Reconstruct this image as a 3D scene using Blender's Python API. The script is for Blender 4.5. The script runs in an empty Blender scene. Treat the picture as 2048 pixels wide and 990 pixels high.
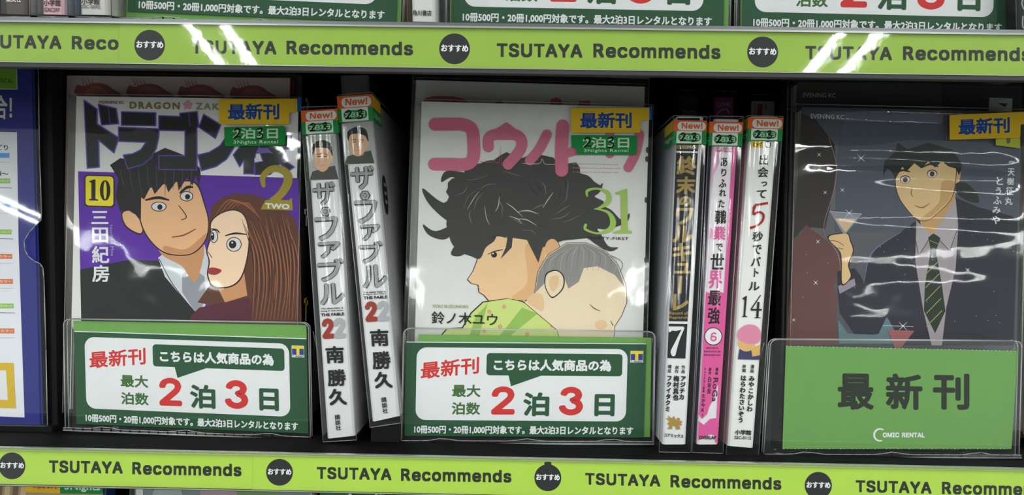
import bpy, math, random
from mathutils import Matrix, Vector

# ------------------------------------------------------------------ camera
sc = bpy.context.scene
CAM = Vector((0.03282247, -0.36188125, -0.00822694))
PITCH, YAW, ROLL, FPX = 0.229258324, -0.014864038, 0.0135212668, 1540.0
_f = Vector((math.sin(YAW) * math.cos(PITCH), math.cos(YAW) * math.cos(PITCH), -math.sin(PITCH)))
_r = Vector((math.cos(YAW), -math.sin(YAW), 0)); _u = _r.cross(_f)
RIGHT = math.cos(ROLL) * _r + math.sin(ROLL) * _u
UP = -math.sin(ROLL) * _r + math.cos(ROLL) * _u
FWD = _f
cd = bpy.data.cameras.new('camera'); cd.sensor_width = 36; cd.lens = FPX / 2048 * 36
cd.clip_start = 0.01; cd.clip_end = 50
co = bpy.data.objects.new('camera', cd); sc.collection.objects.link(co)
co.matrix_world = Matrix(((RIGHT.x, UP.x, -FWD.x, CAM.x), (RIGHT.y, UP.y, -FWD.y, CAM.y), (RIGHT.z, UP.z, -FWD.z, CAM.z), (0, 0, 0, 1)))
sc.camera = co

# ------------------------------------------------------------------ world, lamps, exposure
sc.view_settings.view_transform = 'Standard'; sc.view_settings.look = 'None'
sc.view_settings.gamma = 1; sc.view_settings.use_curve_mapping = False
sc.view_settings.exposure = 0.02
w = bpy.data.worlds.new('store_air'); sc.world = w; w.use_nodes = True
bg = w.node_tree.nodes['Background']; bg.inputs[0].default_value = (0.93, 1.0, 0.96, 1); bg.inputs[1].default_value = 0.37

def tube_light(x, y0, y1, z, power):
    l = bpy.data.lights.new('fluorescent_tube', 'AREA'); l.shape = 'RECTANGLE'
    l.size = 0.030; l.size_y = abs(y1 - y0); l.energy = power; l.color = (0.95, 1.0, 0.97)
    o = bpy.data.objects.new('fluorescent_tube', l); sc.collection.objects.link(o)
    o.location = (x, (y0 + y1) / 2, z)
# twin-tube ceiling fixtures running across the aisle, as their reflections in the shelf edge show
LAMP = 25.0
for (x0, x1) in ((-1.222, -1.092), (1.185, 1.322)):
    for x in (x0, x1):
        tube_light(x, -0.45, -3.6, 1.30, LAMP)
for x in (-3.62, -3.49, 3.58, 3.71):
    tube_light(x, -0.45, -3.6, 1.30, LAMP)

for x in (-3.62, -3.49, 3.58, 3.71, -1.222, -1.092, 1.185, 1.322):      # the next fixtures down the shop
    tube_light(x, -4.2, -8.0, 1.30, LAMP)

# ------------------------------------------------------------------ colours
def s2l(c):
    c /= 255.0
    return c / 12.92 if c <= 0.04045 else ((c + 0.055) / 1.055) ** 2.4
_m = {}
def ink(rgb, rough=0.6, spec=0.16):
    """printed ink / paper / painted plastic of one colour"""
    key = (rgb, rough, spec)
    if key in _m: return _m[key]
    m = bpy.data.materials.new('print_%02x%02x%02x' % rgb); m.use_nodes = True
    nt = m.node_tree; b = nt.nodes['Principled BSDF']
    b.inputs['Roughness'].default_value = rough
    b.inputs['Specular IOR Level'].default_value = spec
    col = tuple(s2l(v) for v in rgb) + (1,)
    # faint paper fibre variation so no ink is dead flat
    tc = nt.nodes.new('ShaderNodeTexCoord'); no = nt.nodes.new('ShaderNodeTexNoise')
    no.inputs['Scale'].default_value = 90; no.inputs['Detail'].default_value = 3
    mp = nt.nodes.new('ShaderNodeMapRange'); mp.inputs[3].default_value = 0.94; mp.inputs[4].default_value = 1.06
    mx = nt.nodes.new('ShaderNodeMix'); mx.data_type = 'RGBA'; mx.blend_type = 'MULTIPLY'
    mx.inputs[0].default_value = 1; mx.inputs[6].default_value = col
    nt.links.new(tc.outputs['Object'], no.inputs['Vector']); nt.links.new(no.outputs[0], mp.inputs[0])
    nt.links.new(mp.outputs[0], mx.inputs[7]); nt.links.new(mx.outputs[2], b.inputs['Base Color'])
    _m[key] = m
    return m
def clear_film(name, rough, ior, haze, bump, scale, tint=(1, 1, 1), boost=1.0):
    """clear plastic sheet: see-through, mirrors the room by Fresnel, a little haze"""
    m = bpy.data.materials.new(name); m.use_nodes = True; nt = m.node_tree
    for n in list(nt.nodes): nt.nodes.remove(n)
    out = nt.nodes.new('ShaderNodeOutputMaterial')
    tr = nt.nodes.new('ShaderNodeBsdfTransparent'); tr.inputs[0].default_value = tint + (1,)
    gl = nt.nodes.new('ShaderNodeBsdfGlossy'); gl.inputs['Roughness'].default_value = rough
    df = nt.nodes.new('ShaderNodeBsdfDiffuse'); df.inputs[0].default_value = (0.8, 0.82, 0.8, 1)
    fr = nt.nodes.new('ShaderNodeFresnel'); fr.inputs['IOR'].default_value = ior
    mul = nt.nodes.new('ShaderNodeMath'); mul.operation = 'MULTIPLY'; mul.inputs[1].default_value = boost; mul.use_clamp = True
    m1 = nt.nodes.new('ShaderNodeMixShader'); m1.inputs[0].default_value = haze
    m2 = nt.nodes.new('ShaderNodeMixShader')
    nt.links.new(tr.outputs[0], m1.inputs[1]); nt.links.new(df.outputs[0], m1.inputs[2])
    nt.links.new(fr.outputs[0], mul.inputs[0]); nt.links.new(mul.outputs[0], m2.inputs[0])
    nt.links.new(m1.outputs[0], m2.inputs[1]); nt.links.new(gl.outputs[0], m2.inputs[2])
    nt.links.new(m2.outputs[0], out.inputs[0])
    if bump:
        tc = nt.nodes.new('ShaderNodeTexCoord'); no = nt.nodes.new('ShaderNodeTexNoise')
        no.inputs['Scale'].default_value = scale; no.inputs['Detail'].default_value = 2
        bp = nt.nodes.new('ShaderNodeBump'); bp.inputs['Strength'].default_value = bump; bp.inputs['Distance'].default_value = 0.002
        nt.links.new(tc.outputs['Object'], no.inputs['Vector']); nt.links.new(no.outputs[0], bp.inputs['Height'])
        nt.links.new(bp.outputs[0], gl.inputs['Normal']); nt.links.new(bp.outputs[0], fr.inputs['Normal'])
    return m
FILM = clear_film('clear_sleeve_film', 0.045, 1.42, 0.012, 0.22, 28, boost=1.1)
FILMSPINE = clear_film('clear_sleeve_film_over_spine', 0.05, 1.42, 0.012, 0.06, 30, boost=0.9)
FILMSIDE = clear_film('clear_sleeve_film_side', 0.12, 1.25, 0.012, 0.1, 30, boost=0.3)
ACRYL = clear_film('clear_acrylic', 0.03, 1.49, 0.01, 0, 1)
CHANNEL = clear_film('clear_label_channel', 0.035, 1.49, 0.01, 0.012, 120, boost=1.0)
EDGE = clear_film('polished_acrylic_edge', 0.25, 1.5, 0.35, 0, 1, boost=1.6)
FILMEDGE = clear_film('sleeve_film_fold', 0.25, 1.5, 0.22, 0, 1, boost=1.6)

WHITE = ink((226, 227, 229)); BLACK = ink((20, 20, 22)); INK = ink((24, 22, 22))
def dark_plastic(name, v, rough):
    m = bpy.data.materials.new(name); m.use_nodes = True; b = m.node_tree.nodes['Principled BSDF']
    b.inputs['Base Color'].default_value = (v, v, v * 0.98, 1); b.inputs['Specular IOR Level'].default_value = 0.06; b.inputs['Roughness'].default_value = rough
    no = m.node_tree.nodes.new('ShaderNodeTexNoise'); no.inputs['Scale'].default_value = 300
    bp = m.node_tree.nodes.new('ShaderNodeBump'); bp.inputs['Strength'].default_value = 0.15; bp.inputs['Distance'].default_value = 0.0005
    m.node_tree.links.new(no.outputs[0], bp.inputs['Height']); m.node_tree.links.new(bp.outputs[0], b.inputs['Normal'])
    return m
SHELFBLK = dark_plastic('black_powder_coat', 0.004, 0.7)
CASEBLK = dark_plastic('black_plastic', 0.010, 0.4)
RAILDIM = dark_plastic('rail_dim_reflection', 0.06, 0.45)  # rail's bottom lip: its dim floor reflection put into a darker grey
RAIL = bpy.data.materials.new('grey_rail_metal'); RAIL.use_nodes = True
_b = RAIL.node_tree.nodes['Principled BSDF']; _b.inputs['Base Color'].default_value = (0.13, 0.13, 0.14, 1)
_b.inputs['Metallic'].default_value = 0.5; _b.inputs['Roughness'].default_value = 0.38
def page_material():
    m = bpy.data.materials.new('page_edges'); m.use_nodes = True; nt = m.node_tree; b = nt.nodes['Principled BSDF']
    b.inputs['Roughness'].default_value = 0.8
    tc = nt.nodes.new('ShaderNodeTexCoord'); mp = nt.nodes.new('ShaderNodeMapping'); mp.inputs['Scale'].default_value = (40, 1400, 40)
    no = nt.nodes.new('ShaderNodeTexNoise'); no.inputs['Scale'].default_value = 1; no.inputs['Detail'].default_value = 2
    r = nt.nodes.new('ShaderNodeValToRGB'); r.color_ramp.elements[0].color = (0.22, 0.21, 0.18, 1); r.color_ramp.elements[1].color = (0.66, 0.64, 0.57, 1)
    r.color_ramp.elements[0].position = 0.35; r.color_ramp.elements[1].position = 0.6
    nt.links.new(tc.outputs['Object'], mp.inputs[0]); nt.links.new(mp.outputs[0], no.inputs['Vector'])
    nt.links.new(no.outputs[0], r.inputs[0]); nt.links.new(r.outputs[0], b.inputs['Base Color'])
    return m
PAGES = page_material()

# ------------------------------------------------------------------ frames of reference (mm)
# each shelf is a board that slopes down towards the back by LEAN; x along the shelf,
# y into the shelf (depth), z up the leaning plane; origin at the middle of its edge strip
LEAN = math.radians(13.6)
PITCHV = 214.878                       # vertical distance between two shelf edges
BT = 9.0                               # board top above the strip's middle
def row_matrix(z, lean):
    return Matrix.Translation((0, 0, z / 1000)) @ Matrix.Rotation(-lean, 4, 'X')
# 'edge' frames are the sloping label rails; the upper board itself is level, the two lower decks slope
ROWM = {1: row_matrix(0, 0), 0: row_matrix(-PITCHV, LEAN), -1: row_matrix(-2 * PITCHV, LEAN),
        'edge1': row_matrix(0, LEAN), 'edge0': row_matrix(-PITCHV, LEAN), 'edge-1': row_matrix(-2 * PITCHV, LEAN)}
def on_plane(row, px, py, d):
    """point (mm, row frame) of the plane at depth d of a shelf that the photograph shows at px, py"""
    mi = ROWM[row].inverted(); ray = FWD + RIGHT * ((px - 1024) / FPX) - UP * ((py - 495) / FPX)
    o = mi @ CAM; v = mi.to_3x3() @ ray
    t = (d / 1000 - o.y) / v.y
    return (o + v * t) * 1000

def tag(o, label=None, cat=None, group=None, kind=None):
    if label: o['label'] = label
    if cat: o['category'] = cat
    if group: o['group'] = group
    if kind: o['kind'] = kind

class Thing:
    """an Empty at the thing's base; parts are built in its own frame (mm)"""
    def __init__(s, name, label, cat, row, x, d, z=BT, group=None):
        s.row = row; s.o = Vector((x, d, z))
        s.e = bpy.data.objects.new(name, None); s.e.empty_display_size = 0.02
        sc.collection.objects.link(s.e)
        s.e.matrix_world = ROWM[row] @ Matrix.Translation(s.o / 1000)
        tag(s.e, label, cat, group)
    def at(s, px, py, d): return on_plane(s.row, px, py, d) - s.o
class Ground:
    """row frame without an Empty, for the shelf itself"""
    def __init__(s, row, parent): s.row = row; s.o = Vector((0, 0, 0)); s.e = parent
    def at(s, px, py, d): return on_plane(s.row, px, py, d)

class MB:
    def __init__(s): s.v = []; s.f = []; s.m = []; s.mats = []; s.sm = []
    def mi(s, mat):
        if mat not in s.mats: s.mats.append(mat)
        return s.mats.index(mat)
    def face(s, pts, mat, smooth=False):
        i = len(s.v); s.v += [tuple(p) for p in pts]; s.f.append(tuple(range(i, i + len(pts)))); s.m.append(s.mi(mat)); s.sm.append(smooth)
    def mesh(s, pts, faces, mat, smooth=False):
        i = len(s.v); s.v += [tuple(p) for p in pts]; k = s.mi(mat)
        for f in faces: s.f.append(tuple(i + a for a in f)); s.m.append(k); s.sm.append(smooth)
    def hexa(s, c, mat):
        """c: 8 corners, front four (TL,TR,BR,BL) then back four"""
        s.mesh(c, [(0, 3, 2, 1), (4, 5, 6, 7), (0, 1, 5, 4), (3, 7, 6, 2), (0, 4, 7, 3), (1, 2, 6, 5)], mat)
    def box(s, x0, x1, y0, y1, z0, z1, mat):
        s.hexa([(x0, y0, z1), (x1, y0, z1), (x1, y0, z0), (x0, y0, z0), (x0, y1, z1), (x1, y1, z1), (x1, y1, z0), (x0, y1, z0)], mat)
    def plate(s, pts, thick, mat, side=None):
        """polygon (front face) thickened backwards in depth"""
        n = len(pts); b = [Vector(p) + Vector((0, thick, 0)) for p in pts]
        s.face(pts, mat); s.face(list(reversed(b)), mat)
        for i in range(n):
            j = (i + 1) % n; s.face([pts[i], b[i], b[j], pts[j]], side or mat)
    def rod(s, a, b, r, mat, n=6):
        a = Vector(a); b = Vector(b); ax = (b - a).normalized(); u = ax.orthogonal().normalized(); w_ = ax.cross(u)
        ring = [u * math.cos(2 * math.pi * k / n) * r + w_ * math.sin(2 * math.pi * k / n) * r for k in range(n)]
        s.mesh([a + k for k in ring] + [b + k for k in ring], [(k, (k + 1) % n, n + (k + 1) % n, n + k) for k in range(n)] + [tuple(range(n))[::-1], tuple(range(n, 2 * n))], mat, True)
    def tube(s, pts, r, mat):
        for a, b in zip(pts, pts[1:]):
            if (Vector(a) - Vector(b)).length > 1e-4: s.rod(a, b, r, mat)
    def build(s, name, T, label=None, parent=None, kind=None):
        me = bpy.data.meshes.new(name); me.from_pydata([(x / 1000, y / 1000, z / 1000) for x, y, z in s.v], [], s.f)
        for m in s.mats: me.materials.append(m)
        me.polygons.foreach_set('material_index', s.m); me.polygons.foreach_set('use_smooth', s.sm); me.update()
        o = bpy.data.objects.new(name, me); sc.collection.objects.link(o)
        o.parent = parent or (T.e if T else None); tag(o, label, kind=kind)
        return o

# ------------------------------------------------------------------ lettering
BA = "0123456789ABCDEFGHIJKLMNOPQRSTUVWXYZabcdefghijklmnopqrstuvwxyz+-*/()[]{}<>=!?@#$%&^_"
# heavy sans-serif capitals, small letters and figures: glyph, advance, outline points, triangles
HEAVY = """s 365 3d2S3Q2T3F2U342Y2#2c2{2i2-2p2v2x2r2]2o2$2$312^2?332[3A2+3I2w3S2u3d2t3p2u3z2w3{2-3@2]3&2?3^2_3&363$3B3!3G3{3K3-3N3s3Q3N3X373c2#3i2[3q2z3z2v3<2t412u4B2x4L2/4U2}4b2%4i364n3H4r3T4t3g4u3s4u3/4s3!4o404k474e4D4Y4J4Q4N4I4Q493^433$4A3!4G3]4M3+4R3r4T3g4U3V4T3M4R3D4M374H344A3243333%363=3A3{3G3(3O3+3Y3x3-3r3$3m473f4H3Y4O3O4S3E4U314T2!4P2/4K2u4D2m442f3#2Z3(2V3r2T 0h0j0i0h0k0j0g0k0h0g0l0k0f0l0g0f0m0l0e0m0f0e0n0m0d0n0e0d0o0n0c0o0d0c0y0o0y0p0o0c0z0y0x0p0y0b0z0c0b0+0z0w0p0x0b0-0+0v0p0w0v0q0p0b0*0-0u0q0v0a0*0b0u0r0q0a0/0*0t0r0u0Z0/0a0Z0(0/0s0r0t0Z0)0(0Y0)0Z0Y0[0)0Y0]0[0X0]0Y0X0{0]0X0}0{0X0<0}0W0<0X0W0>0<0W0=0>0V0=0W0V0!0=0U0!0V0U0?0!0T0?0U0T0@0?0S0@0T0R0@0S0R0#0@0Q0#0R0P0#0Q0O0#0P0O0$0#0N0$0O0M0$0N090B0A0M0%0$0L0%0M080B090K0%0L080C0B0K0&0%0J0&0K070C08070D0C0J0^0&0I0^0J070E0D060E070H0^0I060F0E0G0^0H0G0_0^060G0F060_0G050_0605100_041005041110031104031211021203021312011302010013
T 449 2m562m5Y4<5Y4<563?563?2W3i2W3i56 000201000302070300060407040307060504
S 447 3y2S3g2T3Q2W3C2b2_2h2>2q2*2+2v2=2r322p3G303G3237352_3A2?3G2{3N2/3V2z3e2x3o2v3y2v3}2v3&2x472+4F2(4N2<4T2#4X314a394b3I4a3P4Y3W4U3b4P3g4J3l4C3o443s3%3u3{3x3e3[3K3=343_2!492(4K2y4Y2w4o2x4*2-4@2]542#5E355M3H5T3V5Y3j5b3+5c3#5b495Y4M5T4Y5M4i5E4r544x4@4-4(4*4r4X4r4U4/4O4!4F4_44553!583y593o593e573W543O503I4$3C4>394)364x364q364i394b3D4V3J4Q3Q4M3X4I3e4F3l4D3s4B3%4444414C3_4K3%4S3?4a3<4h3)4o3z4u3s4z3l4/3c4)3S4[3H4)344-2!4v2*4n2r4c2j4Q2b4B2W3#2T 0q0s0r0p0s0q0p0t0s0o0t0p0o0u0t0n0u0o0n0v0u0m0v0n0m0w0v0m0x0w0l0{0m0{0]0m0]0x0m0[0x0]0l0}0{0)0x0[0l0<0}0(0x0)0(0y0x0k0<0l0k0>0<0k0=0>0/0y0(0k0!0=0/0z0y0j0!0k0*0z0/0j0?0!0j0@0?0*0+0z0-0+0*0i0@0j0i0#0@0i0$0#0h0$0i0h0%0$0h0&0%0g0&0h0g0^0&0g0_0^0g100_0f100g0f11100f12110f13120f14130e140f0e15140e16150e17160d170e0d18170d19180c190d0c1A190b1A0c0b1B1A0b1C1B0a1C0b0Z1C0a0Z1D1C0Y1D0Z0X1D0Y0X1E1D0W1E0X0V1E0W0V1F1E0U1F0V0T1F0U0T1G1F0S1G0T0R1G0S0R1H1G080A09080B0A0Q1H0R080C0B0Q1I1H070C080P1I0Q070D0C0O1I0P070E0D0O1J1I060E070N1J0O060F0E0M1J0N060G0F0M1K1J0L1K0M050G06050H0G0K1K0L050I0H0J1K0K050J0I051K0J051L1K041L05041M1L031M04031N1M021N03021O1N011O0201001O
U 517 3@2S3w2T3f2X3P2e3B2n302x2=2<2[322-3I2+3Z2+5Y3A5Y3A3b3B3P3E3E3I353P2%3W2<3g2(3q2z3*2x3@2w472x4J2z4T2(4d2<4k2%4q354v3E4x3P4y3b4y5Y595Y593Z573I53324%2<4}2x4x2n4k2e4U2X4D2T 090B0A090C0B0U0W0V0U0X0W090D0C0T0X0U080D090T0Y0X080E0D0S0Y0T070E080S0Z0Y0R0Z0S070F0E070G0F0Q0Z0R060G070Q0a0Z060H0G0P0a0Q060I0H0O0a0P050I060O0b0a050J0I0N0b0O050K0J0M0b0N0M0c0b040K05040L0K0L0c0M040c0L030c04030d0c020d03020e0d010e02010f0e000f01
A 480 2e2W3n5Y425Y5B2W4+2W484F444P404b3%4o3!4/3{4_3*5J3}5J3/4_3x4/3s4n3o4a3k4P3h4F2!2W333J333l4n3l4n3J 000B010B02010B0C020C0302000L0B0L0D0B0D0A0B0D0A0C0A0M0C0M030C090M0A0L0E0D080M090L0F0E070M080L0G0F060M070L0H0G050M060L0I0H0L0K0I0K0J0I040N050N0M05000K0L0K0M0L0K0N0M0N030M000J0K04030N
Y 472 3o2W3o3q2e5Y2#5Y3i4a3n4R3t4J3x4A3*413[3!3>3-3y3-3*3!3]413=4A3#4J3_4S444a4t5Y585Y3^3q3^2W 0103020104030H0J0I0H0K0J0105040G0K0H0F0K0G0106050E0K0F0107060D0K0E0108070C090D090K0D010C080C0908010B0C0A0K09010A0B010K0A000K01000L0K
R 449 2+2W2+5Y3(5Y405X4H5U4V5O4g5H4q574x4&4*4[4[4t4]4e4[4P4*4C4x404q3>4g3*4U3v4G3p403m3(3l2%3l2%3?3/3?3@3?443#4D3&4K424Q474V4E4Y4M4a4V4b4e4a4o4Y4w4V4(4Q4>4K4$4D5044533@553*563A563A2W4f2W3-3-4F3-4#2W 000M010M0g010g02010g03020g04030g05040g06050g07060g0f070f0e070e08070M0h0g0d080e0c080d0b080c0b09080a090b0Z090a0Z0A090Y0A0Z0X0A0Y0X0B0A0W0B0X0V0B0W0V0C0B0U0C0V0U0D0C0T0D0U0S0D0T0S0E0D0R0E0S0Q0E0R0Q0F0E0P0F0Q0O0F0P0N0F0O000L0M0h0N0M0h0j0N0j0F0N0j0G0F0j0k0G0k0H0G0h0K0j0K0i0j0l0H0k0I0l0H0J0l0I0K0l0J000K0L000h0K0i0l0K
e 404 3s2S3a2T3L2X362e2#2n2[2z2y2=2s362o3N2n3f2o3y2s3@2y492[4N2#4Y364i3J4p3Y4t3p4u3z4u3}4s3&4p464l4F4f4O4Y4V4Q4b4G4h454k3?4n3z4o3j4o3X2]3X2]3w4X3w4J3n4I3z4G3<4D3^4847424F3$4L3}4P3z4S3p4T3e4S3U4P3L4L3E4F3747323_2_3>2&3*2%3r2%3b2&3N2_3C3331392?3F2]3O2-3X2w3h2u3s2t3+2t3[2v3!2w3&2z422*472[4B2>4E2$4H314k2@4h2[4c2x4W2q4O2j4F2d452Y3#2V3)2T 0H0J0I0H0K0J0G0K0H0G0L0K0G0M0L0F0M0G0F0N0M0E0N0F0E0O0N0E0P0O0D0j0E0j0i0E0i0P0E0h0P0i0g0P0h0D0k0j0g0Q0P0f0Q0g0D0l0k0C0l0D0e0Q0f0C0m0l0e0R0Q0d0R0e0C0n0m0B0n0C0B0o0n0c0R0d0c0S0R0B0p0o0b0S0c0A0p0B0b0T0S0A0q0p0a0T0b0A0X0q0X0r0q0a0Y0T0Y0U0T0Z0Y0a090X0A090W0X0r0Y0X0r0U0Y0s0U0r0s0V0U080W090t0V0s080V0W080t0V080u0t070u08070v0u060v07060w0v0}0>0<0{0>0}0{0=0>060x0w050x060]0=0{050y0x0[0=0]0[0!0=0)0!0[050z0y0(0!0)040z050(0?0!040+0z0/0?0(0*0?0/040-0+0-0?0*040?0-040@0?030@04030#0@020#03020$0#020%0$010%02010&0%000&01
c 396 3q2S3Z2T3K2X362e2#2n2[2z2y2!2s362o3N2n3g2o3z2s3#2y4A2[4N2#4Z364i3K4p3Z4t3q4u3z4u3{4t3#4r424o4A4k4H4g4N4b4T4V4Y4P4c4I4g4A4j424F3$4E404C444949464D434G3_4J3$4M3=4P3]4Q3*4S3w4T3q4T3e4S3T4P3L4J3D4C3743323@2_3(2&3s2%3g2&3T2_3I3237372&3D2<3L2/3T2y3e2u3q2t3w2u3*2u3]2w3=2y3$2+3_2/432[472<4A2?4C2&4E324G374j2_4h2!4d2)4Z2y4T2s4O2m4H2h4A2c422Z3#2W3{2U3z2S 0H0J0I0H0K0J0G0K0H0G0L0K0G0M0L0F0M0G0F0N0M0F0O0N0E0O0F0E0P0O0E0Q0P0D0h0E0h0Q0E0h0g0Q0g0R0Q0D0i0h0f0R0g0D0j0i0e0R0f0d0R0e0d0S0R0D0k0j0c0S0d0C0k0D0b0S0c0a0S0b0C0l0k0a0T0S0Z0T0a0Y0T0Z0C0m0l0Y0U0T0B0m0C0X0U0Y0W0U0X0B0n0m0W0V0U0A0n0B0A0o0n0A0p0o090p0A090q0p080q09080r0q080s0r070s08070t0s070u0t0<0=0>060u070}0=0<0}0!0=0{0!0}060v0u0]0!0{0]0?0!050v06050w0v0[0?0]0)0?0[0)0@0?0(0@0)050x0w0/0@0(040x050/0#0@0*0#0/040y0x0-0#0*0+0#0-040z0y0z0#0+040#0z040$0#030$04030%0$030&0%020&03020^0&020_0^010_0201100_011110001101
o 415 3q2S3Z2T3K2X362e2#2n2[2z2y2!2s362o3N2n3g2o3z2s3#2y4A2[4N2#4Z364i3K4p3Z4t3q4u3[4t404p4D4i4P4Z4Z4N4i4A4o3#4r3z4t3g4r3N4o364i2!4Z2z4P2n4D2e402X3[2T3q2t3*2u3=2y3_2/472<4D2&4I374L3I4N3T4O3g4N3s4L3(4I3@4D43474C3_4J3=4P3*4S3q4T3e4S3T4P3L4J3D4C3743323@2_3(2&3s2%3g2&3T2_3I3237372&3D2<3L2/3T2y3e2u 0H0J0I0G0J0H0G0K0J0F0K0G0F0L0K0E0L0F0E0M0L0D0M0E0D0s0M0s0N0M0D0t0s0r0N0s0D0u0t0q0N0r0D0v0u0p0N0q0C0v0D0p0O0N0C0w0v0o0O0p0C0x0w0n0O0o0B0x0C0n0P0O0B0y0x0m0P0n0A0y0B0m0Q0P0A0z0y0l0Q0m0A0+0z0k0Q0l0k0R0Q090+0A090-0+0j0R0k080-09080*0-0i0R0j0i0S0R080/0*0h0S0i0h0T0S070/08070(0/0g0T0h070)0(0f0T0g060)070f0U0T060[0)0e0U0f050[060e0V0U050]0[0d0V0e050{0]0c0V0d040{050c0W0V040}0{0b0W0c040a0}0a0W0b040W0a030W04030X0W020X03020Y0X010Y02010Z0Y000Z01
m 610 2w2W2w4s344s344C324C354L394U3E4b3K4h3R4m3Y4q3g4t3o4v3w4v3}4u3^4p484i4F4Z4L4O4O4B4K4B4N4K4R4S4X4a4d4g4k4l4s4p4-4t4<4u4^4v594u5J4s5T4o5b4i5i4b5o4S5t4I5w455w3?5w2W5S2W5S3!5R435N4D5G4K584P4_4S4>4T4/4T4w4R4p4O4j4K4f4F4b494Y434W3$4W3<4W2W412W413#40443%4C3=4K3)4P3w4S3m4T3e4T3X4R3R4O3L4K3F4F3B493841363@353)352W 0C0E0D0S0U0T0B0E0C0R0U0S0R0V0U0B0F0E0A0F0B0Q0V0R0Q0W0V000201000402040302090F0A0P0W0Q090G0F0P0X0W080G090O0X0P080H0G0O0Y0X070H080N0Y0O0N0Z0Y060H070M0l0N0l0Z0N060/0H0/0I0H050(060(0/060*0I0/0M0m0l0k0Z0l050)0(0M0n0m0L0n0M0j0Z0k0j0a0Z0-0I0*050[0)0L0o0n0i0a0j0+0I0-050]0[0+0J0I0L0p0o040]050h0a0i0K0p0L040{0]0K0q0p0z0J0+0h0b0a0K0r0q040}0{0g0b0h0y0K0z0K0J0z000<040<0}040y0r0K0y0s0r0g0c0b0x0s0y0f0c0g0x0t0s000>0<0x0u0t0w0u0x000=0>0f0d0c0e0d0f0w0v0u000!0=
n 410 353z352W2w2W2w4s344s34482_48364N3E4a3O4j3Z4p3m4t3+4u3=4t414r4B4m4K4g4S4Y4Y4O4d4D4g3_4h3[4h2W4C2W4C3(4B3$4747404G3?4N3/4R3r4T3i4S3a4Q3S4N3M4I3G4C3B45383&363< 0B0D0C0B0E0D0A0E0B0204030206040605040A0F0E090F0A090G0F080G09080H0G070V080V0H080V0U0H0U0I0H0T0I0U070W0V0S0I0T070X0W0S0J0I060X070R0J0S060Y0X060Z0Y0Q0J0R0Q0K0J060a0Z020b060b0a060P0K0Q0P0L0K020c0b0O0L0P02000c0O0M0L0N0M0O020100
d 424 3k2S3U2T3G2X342e2?2n2)2z2x2=2s362o3N2n3g2o3z2s3$2x4A2)4O2@4Z344i3H4p3V4t3k4u3v4u3(4s3=4o3&4k434g484b4B4W4F4S4H4O4J4O4J5Y4o5Y4o2W4K2W4K2z4H2z4F2v4B2r472m432h3&2c3=2Y3(2V3v2T3o2t3z2u3}2x3%2*432}492%4E364H3H4J3T4K3h4J3u4H3[4E3$4945434D3%4K3}4P3z4S3o4T3d4S3T4P3K4K3D4D3744323$2_3[2&3u2%3h2&3U2_3I3236372%3D2<3L2/3T2y3d2u 0S0U0T0S0V0U0H0J0I0H0K0J0G0K0H0G0L0K0F0L0G0F0M0L0F0N0M0E0N0F0E0O0N0E0P0O0D0z0E0z0P0E0z0Q0P0D0+0z0y0Q0z0x0Q0y0D0-0+0x0R0Q0w0R0x0D0*0-0C0*0D0w0S0R0w0v0S0v0u0S0u0t0S0t0s0S0s0V0S0C0/0*0C0(0/0B0(0C0B0)0(0A0)0B0A0[0)0r0V0s0A0]0[090]0A0q0V0r090{0]090}0{0p0V0q080}09080<0}0o0V0p070<08070>0<0n0V0o070=0>060=070m0V0n060!0=0l0X0m0X0V0m050!06050?0!0k0X0l050@0?0j0Y0k0Y0X0k0j0Z0Y0W0V0X040@05040#0@0i0Z0j0i0a0Z040h0#0h0a0i040a0h040b0a030b04030c0b030d0c020d03020e0d020f0e010f02010g0f000g01
N 523 2+2W2+5Y3G5Y4a3d4c3Z4g3U4j3N4n3H4r394w314+2@4)2[4}2x4(2x4(2[4/2@4*324*3B4*3J4*3R4-3Y4-3e4-3j4-5Y5C5Y5C2W4v2W3n493j4G3f4M3b4T3W4b3R4j3M4t3G4/394@32563857384$394)394u3A4k3A4a3A4S3A4L3A4E3A493A2W 000a010a02010a0b020b03020M0O0N0M0P0O0c030b000c0a0c0Z0a000d0c0Z030c0Y030Z000e0d0X030Y000f0e0W030X000g0f0V030W0U030V000h0g0T030U000i0h0S030T000j0i0R030S000k0j000l0k0Q030R0L0P0M0K0P0L0Q04030Q05040J0P0K0Q06050I0P0J0Q07060H0P0I0Q08070G0P0H0Q09080F0P0G0Q0A090E0B0F0B0P0F0Q0E0A0E0B0A0C0P0B0Q0D0E0D0P0C0Q0P0D
w 567 3H2W2h4s2?4s3F3t3I3h3L3U3P3G3S323W2{3a2r3U2r3Y2]3b313f3F3i3T3m3g3p3t3=4s4M4s4j3t4m3h4p3U4t3G4w314+2]4/2r4y2r4-2]4)314{3G4=3T4@3h4&3t5K4s5q4s4$2W4m2W4N3Y4L3h4J3q4G3y4E3{4C3$4944474E454N424X494X474N454E4244403$3^3]3$3y3@3p3=3g3<3Y3l2W 0002010003020G0k0H0k0I0H0k0l0I0l0J0I0W0Y0X0W0Z0Y0G0j0k0m0J0l0n0i0m0i0J0m0G0n0j0n0i0j0G0o0n0h0J0i0G0p0o0g0J0h0G0q0p0f0J0g0e0J0f0G0r0q0d0J0e0G0s0r0004030F0s0G0d0K0J0V0Z0W0c0K0d0F0t0s0005040b0K0c0b0L0K0U0Z0V0F0u0t0E0u0F0E0v0u0a0L0b0006050a0M0L0T0Z0U0D0v0E0007060a0N0M0S0Z0T0C0v0D0008070a0O0N0R0Z0S0B0v0C000A080A09080a0Q0O0Q0P0O0Q0Z0R0A0v0B000v0A0a0Z0Q
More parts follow.
